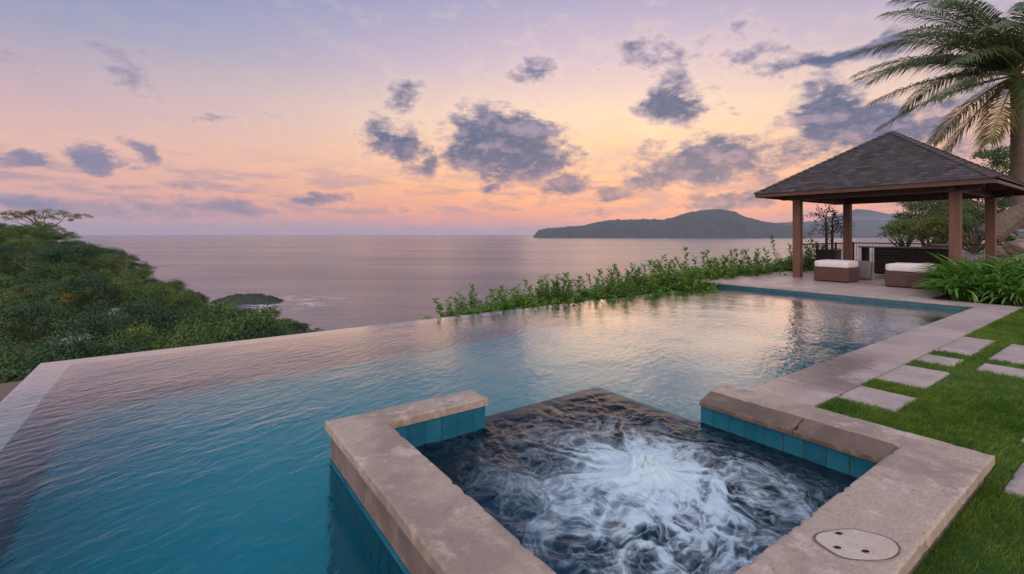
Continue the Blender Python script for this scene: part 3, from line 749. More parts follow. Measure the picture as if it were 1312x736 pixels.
steps = [(8.04, 9.38, 1.50, 1.835, 'wide pale stepping slab touching the pool coping, farthest of its row'),
         (7.22, 7.68, 1.50, 1.835, 'narrow pale stepping slab joined to the pool coping between two wide slabs'),
         (5.93, 6.82, 1.41, 1.835, 'pale stepping slab beside the coping, second from the tub'),
         (4.98, 5.55, 1.40, 1.835, 'pale stepping slab beside the coping, nearest to the tub'),
         (8.00, 9.30, .15, 1.33, 'large pale slab out in the grass at the right edge, the farthest one'),
         (7.26, 7.66, .15, 1.31, 'narrow pale slab out in the grass just in front of the large far slab'),
         (5.00, 5.55, -.45, .67, 'pale slab whose tip only shows at the right edge beside the lawn'),
         (3.97, 4.56, -.6, .60, 'nearest pale slab in the grass at the right edge beside the tub')]
for (a, b, c_, d_, lab) in steps:
    v, f = grid_slab(lambda x, y: True, (a, a + round((b - a) / .05) * .05, d_ - round((d_ - c_) / .05) * .05, d_), .05, lambda x, y: .153, lambda x, y: .06, amp=.003, edge=.008)
    o = mesh_obj('stepping_stone', v, f, M_step, smooth=True)
    bm = bmesh.new(); bm.from_mesh(o.data); bmesh.ops.recalc_face_normals(bm, faces=bm.faces); bm.to_mesh(o.data); bm.free()
    md = o.modifiers.new('edges', 'EDGE_SPLIT'); md.split_angle = R(50)
    tag(o, lab, 'stepping stone', 'stepping stones across the lawn')

def blade_mesh(P, L, Wd, lean, heading, tint, name, mat, segs=2, z0=.13, parent=None):
    n = len(P); hx_, hy_ = np.cos(heading), np.sin(heading); sxx, syy = -hy_, hx_
    V = np.zeros((n, 5, 3)); 
    P3 = np.column_stack([P, np.full(n, z0)]) if P.shape[1] == 2 else P
    side = np.stack([sxx, syy, np.zeros(n)], 1) * Wd[:, None] / 2
    mid__ = P3 + np.stack([hx_ * L * lean * .35, hy_ * L * lean * .35, L * .62], 1)
    tip = P3 + np.stack([hx_ * L * lean, hy_ * L * lean, L], 1)
    V[:, 0] = P3 - side; V[:, 1] = P3 + side; V[:, 2] = mid__ + side * .8; V[:, 3] = mid__ - side * .8; V[:, 4] = tip
    b = np.arange(n)[:, None] * 5
    me = bpy.data.meshes.new(name)
    # quads + tri written as quads with the tip quad split in two corners
    Vq = np.zeros((n, 7, 3)); Vq[:, :4] = V[:, :4]; Vq[:, 4] = V[:, 4] + side * .12; Vq[:, 5] = V[:, 4] - side * .12
    Vq = Vq[:, :6]; b = np.arange(n)[:, None] * 6
    Fq = np.concatenate([b + [0, 1, 2, 3], b + [3, 2, 4, 5]], 0)
    return mesh_obj(name, Vq.reshape(-1, 3), Fq, mat, parent, attrs={'tint': np.repeat(tint, 6)})
def in_stone(x, y):
    r = np.zeros(len(x), bool)
    for (a, b, c_, d_, _) in steps: r |= (x > a + .004) & (x < b - .004) & (y > c_) & (y < d_ + (.004 if d_ < 1.8 else .02))
    return r
def lawn_pts(n, xa, xb, ya, yb):
    x = rng.uniform(xa, xb, n); y = rng.uniform(ya, yb, n)
    d = FWx * x + FWy * y; u = (RTx * x + RTy * y) / np.maximum(d, .1) * F + CX
    k = (~in_stone(x, y)) & (d > .9) & (u < 1345) & ~((x < 4.05) & (y > .68)) & (y < 1.834)
    return x[k], y[k]
parts_ = [lawn_pts(130000, 1.2, 6.2, -1.2, 1.835), lawn_pts(90000, 6.2, 14.25, -3, 1.835)]
x = np.concatenate([p[0] for p in parts_]); y = np.concatenate([p[1] for p in parts_]); n = len(x)
far_ = np.clip((x - 3) / 8, 0, 1)
L = rng.uniform(.022, .046, n) + far_ * .008; Wd = rng.uniform(.0028, .0045, n) + far_ * .005
patch = fbm(x * .9, y * .9, 3) * .55 + fbm(x * 5, y * 5, 3) * .5
tint = np.clip(rng.normal(.5, .2, n) + patch, 0, 1)
tag(blade_mesh(np.stack([x, y], 1), L, Wd, rng.uniform(.2, 1.1, n), rng.uniform(0, 6.28, n) * .6 + 2, tint, 'grass', M_grass), 'short bright green lawn turf', None, None, 'stuff')
del bpy.data.objects['grass']['label']

# ================================================================== VEGETATION BUILDERS
def leaves(C, Dr, Nr, L, Wd, tint, name, mat, parent=None):
    """rhombic leaves: centre, pointing direction, approximate normal, length, width"""
    Dr = Dr / np.linalg.norm(Dr, axis=1, keepdims=True); Sd = np.cross(Dr, Nr); Sd /= np.maximum(np.linalg.norm(Sd, axis=1, keepdims=True), 1e-6)
    Nn = np.cross(Sd, Dr)
    n = len(C); V = np.zeros((n, 4, 3)); hl = Dr * L[:, None] / 2; hw = Sd * Wd[:, None] / 2
    V[:, 0] = C - hl; V[:, 1] = C + hw - Nn * (Wd * .12)[:, None]; V[:, 2] = C + hl - Nn * (L * .12)[:, None]; V[:, 3] = C - hw - Nn * (Wd * .12)[:, None]
    b = np.arange(n)[:, None] * 4
    return mesh_obj(name, V.reshape(-1, 3), b + [0, 1, 2, 3], mat, parent, attrs={'tint': np.repeat(tint, 4)})
def rdir(n, r=rng):
    q = r.normal(size=(n, 3)); return q / np.linalg.norm(q, axis=1, keepdims=True)
def crown_pts(n_cl, per, rx_, ry_, rz_, r_cl, seed, flat=.35, gap=0):
    r = np.random.default_rng(seed)
    d = rdir(n_cl, r); d[:, 2] = np.where(d[:, 2] < -flat, -d[:, 2], d[:, 2])
    k = r.uniform(.45, 1.0, n_cl) ** .6
    c = d * np.array([rx_, ry_, rz_]) * k[:, None]
    cr = r_cl * r.uniform(.55, 1.25, n_cl); ct = r.normal(.45, .25, n_cl)
    e = rdir(n_cl * per, r); e[:, 2] = np.where(e[:, 2] < -.2, -e[:, 2] * .6, e[:, 2])
    rad_ = r.uniform(.55, 1.05, n_cl * per)
    ci = np.repeat(np.arange(n_cl), per)
    P = c[ci] + e * (cr[ci] * rad_)[:, None] * np.array([1, 1, .85])
    Nr = e + rdir(n_cl * per, r) * .55 + np.array([0, 0, .3])
    Dr = np.cross(Nr, rdir(n_cl * per, r)) + np.array([0, 0, -.2])
    ti = np.clip(ct[ci] + r.normal(0, .14, n_cl * per), 0, 1)
    return c, P, Dr, Nr, ti
def make_tree(name, h, cr, zr, n_cl, per, rcl, leaf, mat, seed, label=None, cat='tree', group=None, trunk_r=.16, barkmat=None, base_frac=.35, lean=(0, 0)):
    root = thing(name, label, cat, group=group)
    c, P, Dr, Nr, ti = crown_pts(n_cl, per, cr, cr, zr, rcl, seed)
    off = np.array([lean[0], lean[1], h - zr]); P = P + off; c = c + off
    r = np.random.default_rng(seed + 5); n = len(P)
    leaves(P, Dr, Nr, leaf * r.uniform(.7, 1.3, n), leaf * r.uniform(.4, .7, n), ti, 'crown', mat, root)
    mb = MB(); fork = Vector((lean[0] * .5, lean[1] * .5, max(.3, (h - zr * 2) * .8 + .2)))
    mb.tube([(0, 0, -1.2), (lean[0] * .2, lean[1] * .2, fork.z * .5), tuple(fork)], [trunk_r * 1.3, trunk_r, trunk_r * .8], 8)
    for i in range(min(n_cl, 11)):
        q = Vector(c[i]); mid_p = fork.lerp(q, .5) + Vector((r.uniform(-.15, .15) * cr, r.uniform(-.15, .15) * cr, .1 * zr))
        mb.tube([tuple(fork), tuple(mid_p), tuple(q)], [trunk_r * .55, trunk_r * .32, trunk_r * .1], 6, cap=False)
    mb.build('trunk', barkmat or M_bark, root, smooth=True)
    return root

# --- hillside wood
protos = []
HT = 'trees covering the hillside'
specs = [(5.8, 2.9, 2.6, 40, 210, 1.15, .15, M_l_hill, 11, 'rounded mid green tree packed among others on the wooded hillside'),
         (5.2, 2.6, 2.5, 36, 210, 1.1, .145, M_l_hill2, 12, 'small dark green tree packed among others on the wooded hillside'),
         (6.4, 3.3, 2.6, 46, 210, 1.15, .16, M_l_hill3, 13, 'broad bright green tree packed among others on the wooded hillside'),
         (4.6, 2.5, 2.2, 34, 210, 1.0, .14, M_l_oliv, 14, 'low olive green tree packed among others on the wooded hillside'),
         (5.9, 2.7, 2.9, 40, 210, 1.1, .15, M_l_hill2, 15, 'taller dark green tree packed among others on the wooded hillside')]
for (h, cr, zr, nc, per, rcl, lf, mt, sd_, lab_) in specs:
    protos.append((h, make_tree('hillside_tree', h, cr, zr, nc, per, rcl, lf, mt, sd_, lab_, 'tree', HT)))
used = [False] * len(protos)
placed = []
r = np.random.default_rng(21)
def put_tree(u, d, scale=1.0, k=None, sink=0.0):
    lat = (u - CX) / F * d; X, Y = wl(lat, d)
    gz = float(ground_z(np.array([X]), np.array([Y]))[0]); k = int(r.integers(len(protos))) if k is None else k
    h, pr = protos[k]
    if used[k]: q = copy_tree(pr)
    else: q = pr; used[k] = True
    q.location = (X, Y, gz - sink); q.rotation_euler = (0, 0, r.uniform(0, 6.28)); s = scale * r.choice([.72, .85, 1.0, 1.12, 1.3] if d < 78 else [.7, .8, .9, 1.0])
    q.scale = (s, s, s * r.uniform(.9, 1.1)); placed.append((X, Y)); return q
d = 24.0
while d < 112:
    stepd = 3.3 if d < 60 else 4.8
    sp_u = 3.9 * F / d if d < 60 else 5.0 * F / d
    u = -95 + r.uniform(0, sp_u)
    while u < 424:
        dj = d + r.uniform(-1.4, 1.4); X, Y = wl((u - CX) / F * dj, dj)
        if not (X > -4.6 and Y < 10.8 and X < 30) and not (u > 380 and dj < 62) and not (130 < u < 170 and 31 < dj < 49) and not (82 < u < 114 and 24 < dj < 37):
            ys_ = float(np.interp(u, SX, SY))
            put_tree(u + r.uniform(-.2, .2) * sp_u, dj, scale=(1.0 if d < 75 else .95) * (.8 if (u > 330) else 1.0))
        u += sp_u * r.uniform(.8, 1.2)
    d += stepd
print('hillside trees', len(placed))
# special ones
def at_ud(u, d, dz=0):
    X, Y = wl((u - CX) / F * d, d); return (X, Y, float(ground_z(np.array([X]), np.array([Y]))[0]) + dz)
a = make_tree('spreading_tree', 8.6, 7.4, 1.7, 52, 60, 1.0, .26, M_l_oliv, 31, 'airy flat topped tree standing above the ridge at the far left', 'tree', trunk_r=.26); a.location = at_ud(58, 100)
a = make_tree('yellow_tree', 6.6, 3.0, 2.2, 30, 150, .85, .19, M_l_yel, 32, 'yellowish tree standing out in the middle of the wooded hillside', 'tree'); a.location = at_ud(100, 49, .3)
a = make_tree('yellow_bush', 5.2, 2.2, 1.3, 22, 120, .7, .17, M_l_yel, 33, 'low yellow green bush beside the pale rocks on the hillside', 'bush'); a.location = at_ud(122, 53, .2)
a = make_tree('bushy_tree', 7.0, 3.2, 2.4, 36, 200, .95, .17, M_l_hill2, 34, 'dark broad leaved tree close to the left edge above the pool rim', 'tree'); a.location = at_ud(45, 39, .4)
a = make_tree('bushy_tree', 5.6, 2.2, 1.8, 30, 200, .8, .15, M_l_hill3, 35, 'bright green bushy tree just above the left corner of the pool', 'tree'); a.location = at_ud(18, 27, .2)
# tall thin pale-trunked trees that stick out of the canopy
sp0 = make_tree('thin_trunk_tree', 7.4, 1.5, 1.1, 20, 90, .5, .16, M_l_oliv, 36, 'thin pale trunked tree sticking out of the hillside canopy', 'tree', 'thin trunked trees on the hillside', trunk_r=.07, barkmat=plain('pale_bark', (.20, .17, .14), (.34, .30, .26), 10, .8, .4))
r = np.random.default_rng(37)
for i, (u_, d_) in enumerate([(22, 52), (68, 58), (84, 66), (8, 44), (118, 74), (160, 80), (205, 84), (240, 74), (38, 70), (140, 60), (372, 72), (346, 86)]):
    q = sp0 if i == 0 else copy_tree(sp0)
    q.location = at_ud(u_, d_); q.rotation_euler = (r.uniform(-.08, .08), r.uniform(-.08, .08), r.uniform(0, 6)); s_ = r.uniform(.8, 1.05) * (.62 if u_ > 330 else 1); q.scale = (s_,) * 3
# bare reddish tree and pale rocks on the slope
def rock(name, c, rx_, ry_, rz_, mat, label, seed, group=None):
    bm = bmesh.new(); bmesh.ops.create_icosphere(bm, subdivisions=4, radius=1)
    for v_ in bm.verts:
        q = v_.co.copy(); k = 1 + .35 * mnoise.noise(q * 1.3 + Vector((seed, 0, 0))) + .12 * mnoise.noise(q * 4 + Vector((seed, 3, 0)))
        v_.co = Vector((q.x * rx_, q.y * ry_, q.z * rz_)) * k
    mb = MB(); mb.bm(bm); o = mb.build(name, mat, smooth=True); o.location = c; o.rotation_euler[2] = seed
    return tag(o, label, 'rock', group)
M_rock = plain('pale_rock', (.13, .115, .10), (.33, .29, .27), 1.6, .9, .8, .08)
q_ = dpt(150, 410, 46)
rock('rock', (q_[0], q_[1], q_[2] - 3.3), 2.5, 1.9, 3.8, M_rock, 'larger pale rock showing between bushes on the wooded hillside', 1.0)
q_ = dpt(98, 436, 34)
rock('rock', (q_[0], q_[1], q_[2] - 2.4), 1.8, 1.2, 3.0, M_rock, 'flat pale rock lower on the hillside near the pool rim', 2.3)
bt = thing('bare_tree', 'bare reddish branched tree between the pale rocks on the hillside', 'tree', at_ud(97, 37, 1.2))
mb = MB(); r = np.random.default_rng(40)
for k in range(9):
    a = r.uniform(0, 6.28); e = Vector((math.cos(a) * r.uniform(.4, 1.3), math.sin(a) * r.uniform(.4, 1.3), r.uniform(2.4, 4.2)))
    mb.tube([(0, 0, -1), (e.x * .2, e.y * .2, e.z * .5), tuple(e)], [.09, .05, .012], 5)
    for j in range(4):
        b = Vector((e.x * .4, e.y * .4, e.z * r.uniform(.5, .8))); q = b + Vector((r.uniform(-.7, .7), r.uniform(-.7, .7), r.uniform(.3, 1.0)))
        mb.tube([tuple(b), tuple(q)], [.025, .006], 4, cap=False)
mb.build('trunk', plain('red_bark', (.12, .06, .045), (.22, .13, .10), 8, .8, .4), bt, smooth=True)

# undergrowth filling the slope between the trees
n = 130000; r = np.random.default_rng(50)
u = r.uniform(-100, 430, n); d = 20 + 92 * r.uniform(0, 1, n) ** .8
lat = (u - CX) / F * d; X = FWx * d + RTx * lat; Y = FWy * d + RTy * lat
k = ~((X > -4.4) & (Y < 10.2) & (X < 30)) & ~((u > 134) & (u < 168) & (d > 32) & (d < 47)) & ~((u > 84) & (u < 114) & (d > 25) & (d < 35)); X, Y, d = X[k], Y[k], d[k]; n = len(X)
Z = ground_z(X, Y) + r.uniform(.05, .9, n) * (.7 + .8 * fbm(X / 3, Y / 3, 2))
sz = .06 + d * .0032
o = leaves(np.stack([X, Y, Z], 1), rdir(n, r), rdir(n, r) + np.array([0, 0, 1.2]), sz * r.uniform(.8, 1.4, n), sz * r.uniform(.5, .8, n), np.clip(r.normal(.4, .2, n) + fbm(X / 5, Y / 5, 2) * .3, 0, 1), 'undergrowth', M_l_hill2)
tag(o, kind='stuff')

# --- shrubs along the infinity edge
def shrub_foliage(seed, n_st, h, spread, leaf, root, mat=M_l_hedge):
    r = np.random.default_rng(seed); mb = MB(); Cs, Ds, Ns, Ts = [], [], [], []
    for i in range(n_st):
        a = r.uniform(0, 6.28); q = r.uniform(0, 1) ** .6 * spread; bx, by = math.cos(a) * q * .7, math.sin(a) * q * .7
        hh = h * r.uniform(.45, .95) * (1.1 - .4 * q / spread); 
        if i < 3: hh = h * r.uniform(1.0, 1.35)
        lx_, ly_ = math.cos(a) * q * .5 + r.uniform(-.12, .12), math.sin(a) * q * .5 + r.uniform(-.12, .12)
        p0_, p1_ = Vector((bx, by, 0)), Vector((bx + lx_, by + ly_, hh)); pm = p0_.lerp(p1_, .5) + Vector((lx_ * -.12, ly_ * -.12, 0))
        mb.tube([tuple(p0_), tuple(pm), tuple(p1_)], [.011, .008, .004], 4, cap=False)
        nl = int(hh / .034); tb = r.normal(.5, .15)
        for j in range(nl):
            tt = .18 + .82 * j / max(1, nl - 1); c = p0_.lerp(pm, tt * 2) if tt < .5 else pm.lerp(p1_, tt * 2 - 1)
            for _ in range(2):
                an = r.uniform(0, 6.28); dr = Vector((math.cos(an), math.sin(an), r.uniform(.1, .9)))
                Cs.append(tuple(c + dr.normalized() * leaf * .55)); Ds.append(tuple(dr)); Ns.append((-math.cos(an) * .4, -math.sin(an) * .4, 1 + r.uniform(-.4, .4)))
                Ts.append(min(1, max(0, tb + r.normal(0, .14) + (tt - .5) * .45)))
    n = len(Cs)
    leaves(np.array(Cs), np.array(Ds), np.array(Ns), leaf * r.uniform(.7, 1.2, n), leaf * r.uniform(.45, .7, n), np.array(Ts), 'foliage', mat, root)
    mb.build('stem', plain('green_stem', (.06, .07, .02), (.12, .09, .04), 9, .7, .2) if 'green_stem' not in bpy.data.materials else bpy.data.materials['green_stem'], root)
HG = 'shrubs along the infinity edge'
sh = []
for k in range(5):
    root = thing('edge_shrub', 'leafy green shrub with upright shoots behind the infinity edge', 'shrub', group=HG)
    shrub_foliage(60 + k, 84, [.85, 1.0, 1.15, .95, 1.05][k], .8, .135, root); sh.append(root)
usedk = [False] * 5
# the bank they grow on
mb = MB()
v, f = grid(3.5, 60, YO + .02, 17, 110, 24)
def bankz(X, Y): return -.55 - np.clip(Y - 9.4, 0, 20) * .62 - np.clip(5.2 - X, 0, 3) * .8 + fbm(X * .8, Y * .8, 3) * .12
v[:, 2] = bankz(v[:, 0], v[:, 1]); tag(mesh_obj('bank', v, f, M_soil, smooth=True), kind='structure')
# desired top line along the edge, from the photograph: (x px, top y px)
tops = [(548, 402), (565, 392), (590, 382), (620, 378), (650, 370), (690, 364), (730, 362), (760, 358), (800, 350), (830, 347), (858, 340), (880, 338), (910, 332), (940, 325), (965, 328), (990, 335), (1005, 322), (1020, 318), (1040, 322)]
TX = np.array([a for a, b in tops], float); TY = np.array([b for a, b in tops], float)
r = np.random.default_rng(70); x = 5.05; cnt = 0
def px_of(X, Y, Z):
    d = FWx * X + FWy * Y; return CX + (RTx * X + RTy * Y) / d * F, HY + (CZ - Z) * F / d, d
while x < 27:
    for row in ((0, 1, 2) if x < 16 else (0, 1)):
        X = x + r.uniform(-.12, .12) + row * .35; Y = (9.0 if X < 13.5 else 9.5) + row * .62 + r.uniform(-.1, .1)
        pu, _, d = px_of(X, Y, 0)
        ty = float(np.interp(pu, TX, TY)) + (4 if row == 0 else 0); zt = CZ - (ty - HY) / F * d
        gz = float(bankz(np.array([X]), np.array([Y]))[0]); hh = max(.45, (zt - gz)) 
        k = int(r.integers(5)); 
        if usedk[k]: q = copy_tree(sh[k])
        else: q = sh[k]; usedk[k] = True
        s = hh / [.85, 1.0, 1.15, .95, 1.05][k] * r.uniform(.74, .98)
        q.location = (X, Y, gz - .05); q.rotation_euler = (0, 0, r.uniform(0, 6.28)); q.scale = (max(.8, min(1.25, s)), max(.8, min(1.25, s)), s); cnt += 1
    x += .52 + max(0, x - 14) * .05
print('edge shrubs', cnt)

# --- strap-leaved clumps by the pavilion
def strap_clump(seed, n_l, L0, root, mat=M_l_lily):
    r = np.random.default_rng(seed); V = []; Fc = []; Tn = []
    for i in range(n_l):
        a = r.uniform(0, 6.28); L = L0 * r.uniform(.55, 1.15); w = r.uniform(.05, .09) * L0; up = r.uniform(.7, 2.2); tn = float(np.clip(r.normal(.45, .2), 0, 1))
        bx, by = r.uniform(-.16, .16), r.uniform(-.16, .16); nS = 7; th = math.atan2(up, 1); p = Vector((bx, by, 0)); sdv = Vector((-math.sin(a), math.cos(a), 0))
        twist = r.uniform(-.5, .5); droop = r.uniform(.9, 2.5)
        for k in range(nS + 1):
            t_ = k / nS; ww = w * (math.sin(math.pi * min(1, .25 + t_ * .75)) ** .6 if t_ < 1 else 0.02) * .5 + .001
            sv_ = (sdv + Vector((0, 0, twist * t_))).normalized()
            V.append(tuple(p - sv_ * ww)); V.append(tuple(p + Vector((0, 0, -ww * .3)))); V.append(tuple(p + sv_ * ww)); Tn += [min(1, max(0, tn + (t_ - .5) * .25))] * 3
            ang_ = th * 1.05 - droop * t_ ** 1.5; stp = L / nS
            p = p + Vector((math.cos(a) * math.cos(ang_), math.sin(a) * math.cos(ang_), math.sin(ang_))) * stp
            if p.z < .02: p.z = .02
        b = len(V) - 3 * (nS + 1)
        for k in range(nS):
            q = b + 3 * k; Fc += [(q, q + 1, q + 4, q + 3), (q + 1, q + 2, q + 5, q + 4)]
    return mesh_obj('foliage', np.array(V), np.array(Fc), mat, root, smooth=True, attrs={'tint': Tn})
LG = 'strap leaved plants in the bed beside the pavilion'
cl = []
for k in range(4):
    root = thing('lily_clump', 'clump of long arching green strap leaves in the bed by the terrace', 'plant', group=LG)
    strap_clump(80 + k, 130, [.9, 1.0, 1.05, .85][k], root); cl.append(root)
usedk = [False] * 4; r = np.random.default_rng(81)
spots = []
for X in np.arange(14.75, 19.0, .5):
    for Y in np.arange(3.0, -3.4, -.5):
        u_, _, d_ = px_of(X, Y, .5)
        if u_ > 1345 or (X > 16.9 and Y > 2.4): continue
        spots.append((X + r.uniform(-.15, .15), Y + r.uniform(-.15, .15)))
for (X, Y) in spots:
    k = int(r.integers(4)); q = copy_tree(cl[k]) if usedk[k] else cl[k]; usedk[k] = True
    q.location = (X, Y, .12); q.rotation_euler = (0, 0, r.uniform(0, 6.28)); s = r.uniform(.85, 1.05) + max(0, min(.5, (X - 14.7) * .25)); q.scale = (s, s, s)
print('clumps', len(spots))

# ================================================================== PAVILION
PX0, PX1, PY0, PY1 = 17.7, 22.0, 3.6, 7.7
pav = thing('pavilion', 'open timber pavilion with dark shingled pyramid roof on the terrace', 'pavilion')
for (X, Y) in ((PX0, PY1), (PX1, PY1), (PX0, PY0), (PX1, PY0)):
    mb = MB(); mb.box(X - .12, X + .12, Y - .12, Y + .12, .15, 2.86, bev=.012); po = mb.build('post', M_wood_post, pav)
ZB = 2.84
mb = MB(); mb.box(PX0 - .13, PX0 + .13, PY0 - .5, PY1 + .5, ZB, ZB + .22, bev=.01); mb.build('beam', M_wood_y, pav); mb = MB(); mb.box(PX1 - .13, PX1 + .13, PY0 - .5, PY1 + .5, ZB, ZB + .22, bev=.01); mb.build('beam', M_wood_y, pav)
mb = MB(); mb.box(PX0 - .5, PX1 + .5, PY0 - .10, PY0 + .10, ZB + .02, ZB + .217, bev=.01); mb.build('beam', M_wood_x, pav); mb = MB(); mb.box(PX0 - .5, PX1 + .5, PY1 - .10, PY1 + .10, ZB + .02, ZB + .217, bev=.01); mb.build('beam', M_wood_x, pav)
OV = .98; EX0, EX1, EY0, EY1 = PX0 - OV, PX1 + OV, PY0 - OV, PY1 + OV; ZE = 3.06; AX, AY, AZ = (EX0 + EX1) / 2, (EY0 + EY1) / 2, 5.12
corners = [(EX0, EY0), (EX1, EY0), (EX1, EY1), (EX0, EY1)]
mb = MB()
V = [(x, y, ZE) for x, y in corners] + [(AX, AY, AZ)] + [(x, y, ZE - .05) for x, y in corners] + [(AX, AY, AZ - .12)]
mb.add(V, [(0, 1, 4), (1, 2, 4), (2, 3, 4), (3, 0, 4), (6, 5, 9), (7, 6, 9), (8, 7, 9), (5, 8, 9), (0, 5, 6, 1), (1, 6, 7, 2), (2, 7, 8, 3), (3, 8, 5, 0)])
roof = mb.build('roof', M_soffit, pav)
# shingles, course by course
m, t = new_mat('slate_shingle'); o = t.node('ShaderNodeTexCoord').outputs['Object']
a = t.node('ShaderNodeAttribute', attribute_name='tint').outputs['Fac']; n = t.noise(o, 6, 5, .65); n2 = t.noise(o, 70, 3, .6)
c = t.ramp(a, [(0, (.026, .023, .028)), (.5, (.055, .047, .057)), (1, (.10, .086, .10))]); c = t.mix(t.mr(n, .45, .7, 0, .35), c, (.05, .052, .04))
finish(t, princ(t, Base_Color=c, Roughness=.8, Normal=t.bump(t.m('ADD', n2, n), .4, .006)))
M_shingle = m
r = np.random.default_rng(90); V = []; Fc = []; Tn = []
for s in range(4):
    c0, c1 = Vector(corners[s] + (ZE,)), Vector(corners[(s + 1) % 4] + (ZE,)); ap = Vector((AX, AY, AZ)); mid_e = (c0 + c1) / 2
    up = (ap - mid_e); sl_len = up.length; upn = up.normalized(); al = (c1 - c0).normalized(); wid = (c1 - c0).length; nrm = al.cross(upn).normalized()
    if nrm.z < 0: nrm = -nrm
    rows = 24; rh = sl_len / rows
    for k in range(rows):
        v0 = k * rh - .02; half = wid / 2 * (1 - k / rows); half2 = wid / 2 * (1 - (k + 1.0) / rows)
        tw = .215; off = (tw / 2 if k % 2 else 0); nT = int(half / tw) + 2
        for j in range(-nT, nT + 1):
            a0 = j * tw + off + .003; a1 = a0 + tw - .006
            a0b, a1b = max(a0, -half), min(a1, half)
            if a1b - a0b < .01: continue
            a0t, a1t = max(a0, -half2 - .02), min(a1, half2 + .02)
            if a1t < a0t: a0t = a1t = (a0t + a1t) / 2
            zt = .022 + r.uniform(0, .008); tn = r.normal(.5, .22)
            base_b = mid_e + upn * v0; base_t = mid_e + upn * (v0 + rh * 1.02)
            p = [base_b + al * a0b + nrm * zt, base_b + al * a1b + nrm * zt, base_t + al * a1t + nrm * .006, base_t + al * a0t + nrm * .006,
                 base_b + al * a0b + nrm * .001, base_b + al * a1b + nrm * .001]
            b = len(V); V += [tuple(q) for q in p]; Fc += [(b, b + 1, b + 2, b + 3), (b + 4, b + 5, b + 1, b)]; Tn += [min(1, max(0, tn))] * 6
mesh_obj('shingles', np.array(V), np.array(Fc), M_shingle, roof, attrs={'tint': Tn})
for (x, y) in corners:                      # hip caps, rows of small folded tiles
    mb = MB(); p0_ = Vector((x, y, ZE)); ap = Vector((AX, AY, AZ)); L_ = (ap - p0_).length; dv = (ap - p0_).normalized(); sdv = dv.cross(Vector((0, 0, 1))).normalized(); upv = sdv.cross(dv)
    nn = 22
    for k in range(nn):
        a0 = p0_ + dv * (L_ * k / nn); a1 = p0_ + dv * (L_ * (k + 1.04) / nn)
        vs = []
        for (pt, hh) in ((a0, .062), (a1, .040)):
            vs += [pt + sdv * .11 + upv * (hh - .055), pt + upv * hh, pt - sdv * .11 + upv * (hh - .055)]
        mb.add(vs, [(0, 1, 4, 3), (1, 2, 5, 4), (0, 2, 1)])
    mb.build('hip_cap', plain('hip_tile', (.05, .04, .042), (.09, .072, .075), 5, .8, .3) if 'hip_tile' not in bpy.data.materials else bpy.data.materials['hip_tile'], roof)
mb = MB()
for (a, b) in ((0, 1), (1, 2), (2, 3), (3, 0)):
    (xa, ya), (xb, yb) = corners[a], corners[b]
    if ya == yb: s_ = -1 if ya < AY else 1; mb.box(min(xa, xb), max(xa, xb), ya + (0 if s_ < 0 else -.03), ya + (.03 if s_ < 0 else 0), ZE - .13, ZE - .004)
    else: s_ = -1 if xa < AX else 1; mb.box(xa + (.003 if s_ < 0 else -.033), xa + (.033 if s_ < 0 else -.003), min(ya, yb) + .03, max(ya, yb) - .03, ZE - .13, ZE - .006)
mb.build('fascia', M_wood_y, roof)
mb = MB(); slope = (AZ - ZE) / (AY - EY0)
for k in range(13):                          # exposed rafters under the eaves
    y = EY0 + .25 + k * (EY1 - EY0 - .5) / 12
    e = min(y - EY0, EY1 - y); 
    for s_ in (0, 1):
        xs_ = EX0 + .05 if s_ == 0 else EX1 - .05; sg = 1 if s_ == 0 else -1; run = max(.5, min(e, 2.5)); 
        p0_, p1_ = Vector((xs_, y, ZE - .10)), Vector((xs_ + sg * run, y, ZE - .12 + run * slope * .9))
        w = Vector((0, .03, 0)); dz_ = Vector((0, 0, .045)); vs = [p0_ - w - dz_, p0_ + w - dz_, p0_ + w + dz_, p0_ - w + dz_, p1_ - w - dz_, p1_ + w - dz_, p1_ + w + dz_, p1_ - w + dz_]
        mb = MB(); mb.add(vs, [(0, 1, 2, 3), (4, 5, 6, 7), (0, 1, 5, 4), (1, 2, 6, 5), (2, 3, 7, 6), (3, 0, 4, 7)]); mb.build('rafter', M_wood_x, roof)
for k in range(13):
    x = EX0 + .25 + k * (EX1 - EX0 - .5) / 12; e = min(x - EX0, EX1 - x)
    for s_ in (0, 1):
        ys_ = EY0 + .05 if s_ == 0 else EY1 - .05; sg = 1 if s_ == 0 else -1; run = max(.5, min(e, 2.5))
        p0_, p1_ = Vector((x, ys_, ZE - .10)), Vector((x, ys_ + sg * run, ZE - .12 + run * slope * .9))
        w = Vector((.03, 0, 0)); dz_ = Vector((0, 0, .045)); vs = [p0_ - w - dz_, p0_ + w - dz_, p0_ + w + dz_, p0_ - w + dz_, p1_ - w - dz_, p1_ + w - dz_, p1_ + w + dz_, p1_ - w + dz_]
        mb = MB(); mb.add(vs, [(0, 1, 2, 3), (4, 5, 6, 7), (0, 1, 5, 4), (1, 2, 6, 5), (2, 3, 7, 6), (3, 0, 4, 7)]); mb.build('rafter', M_wood_x, roof)

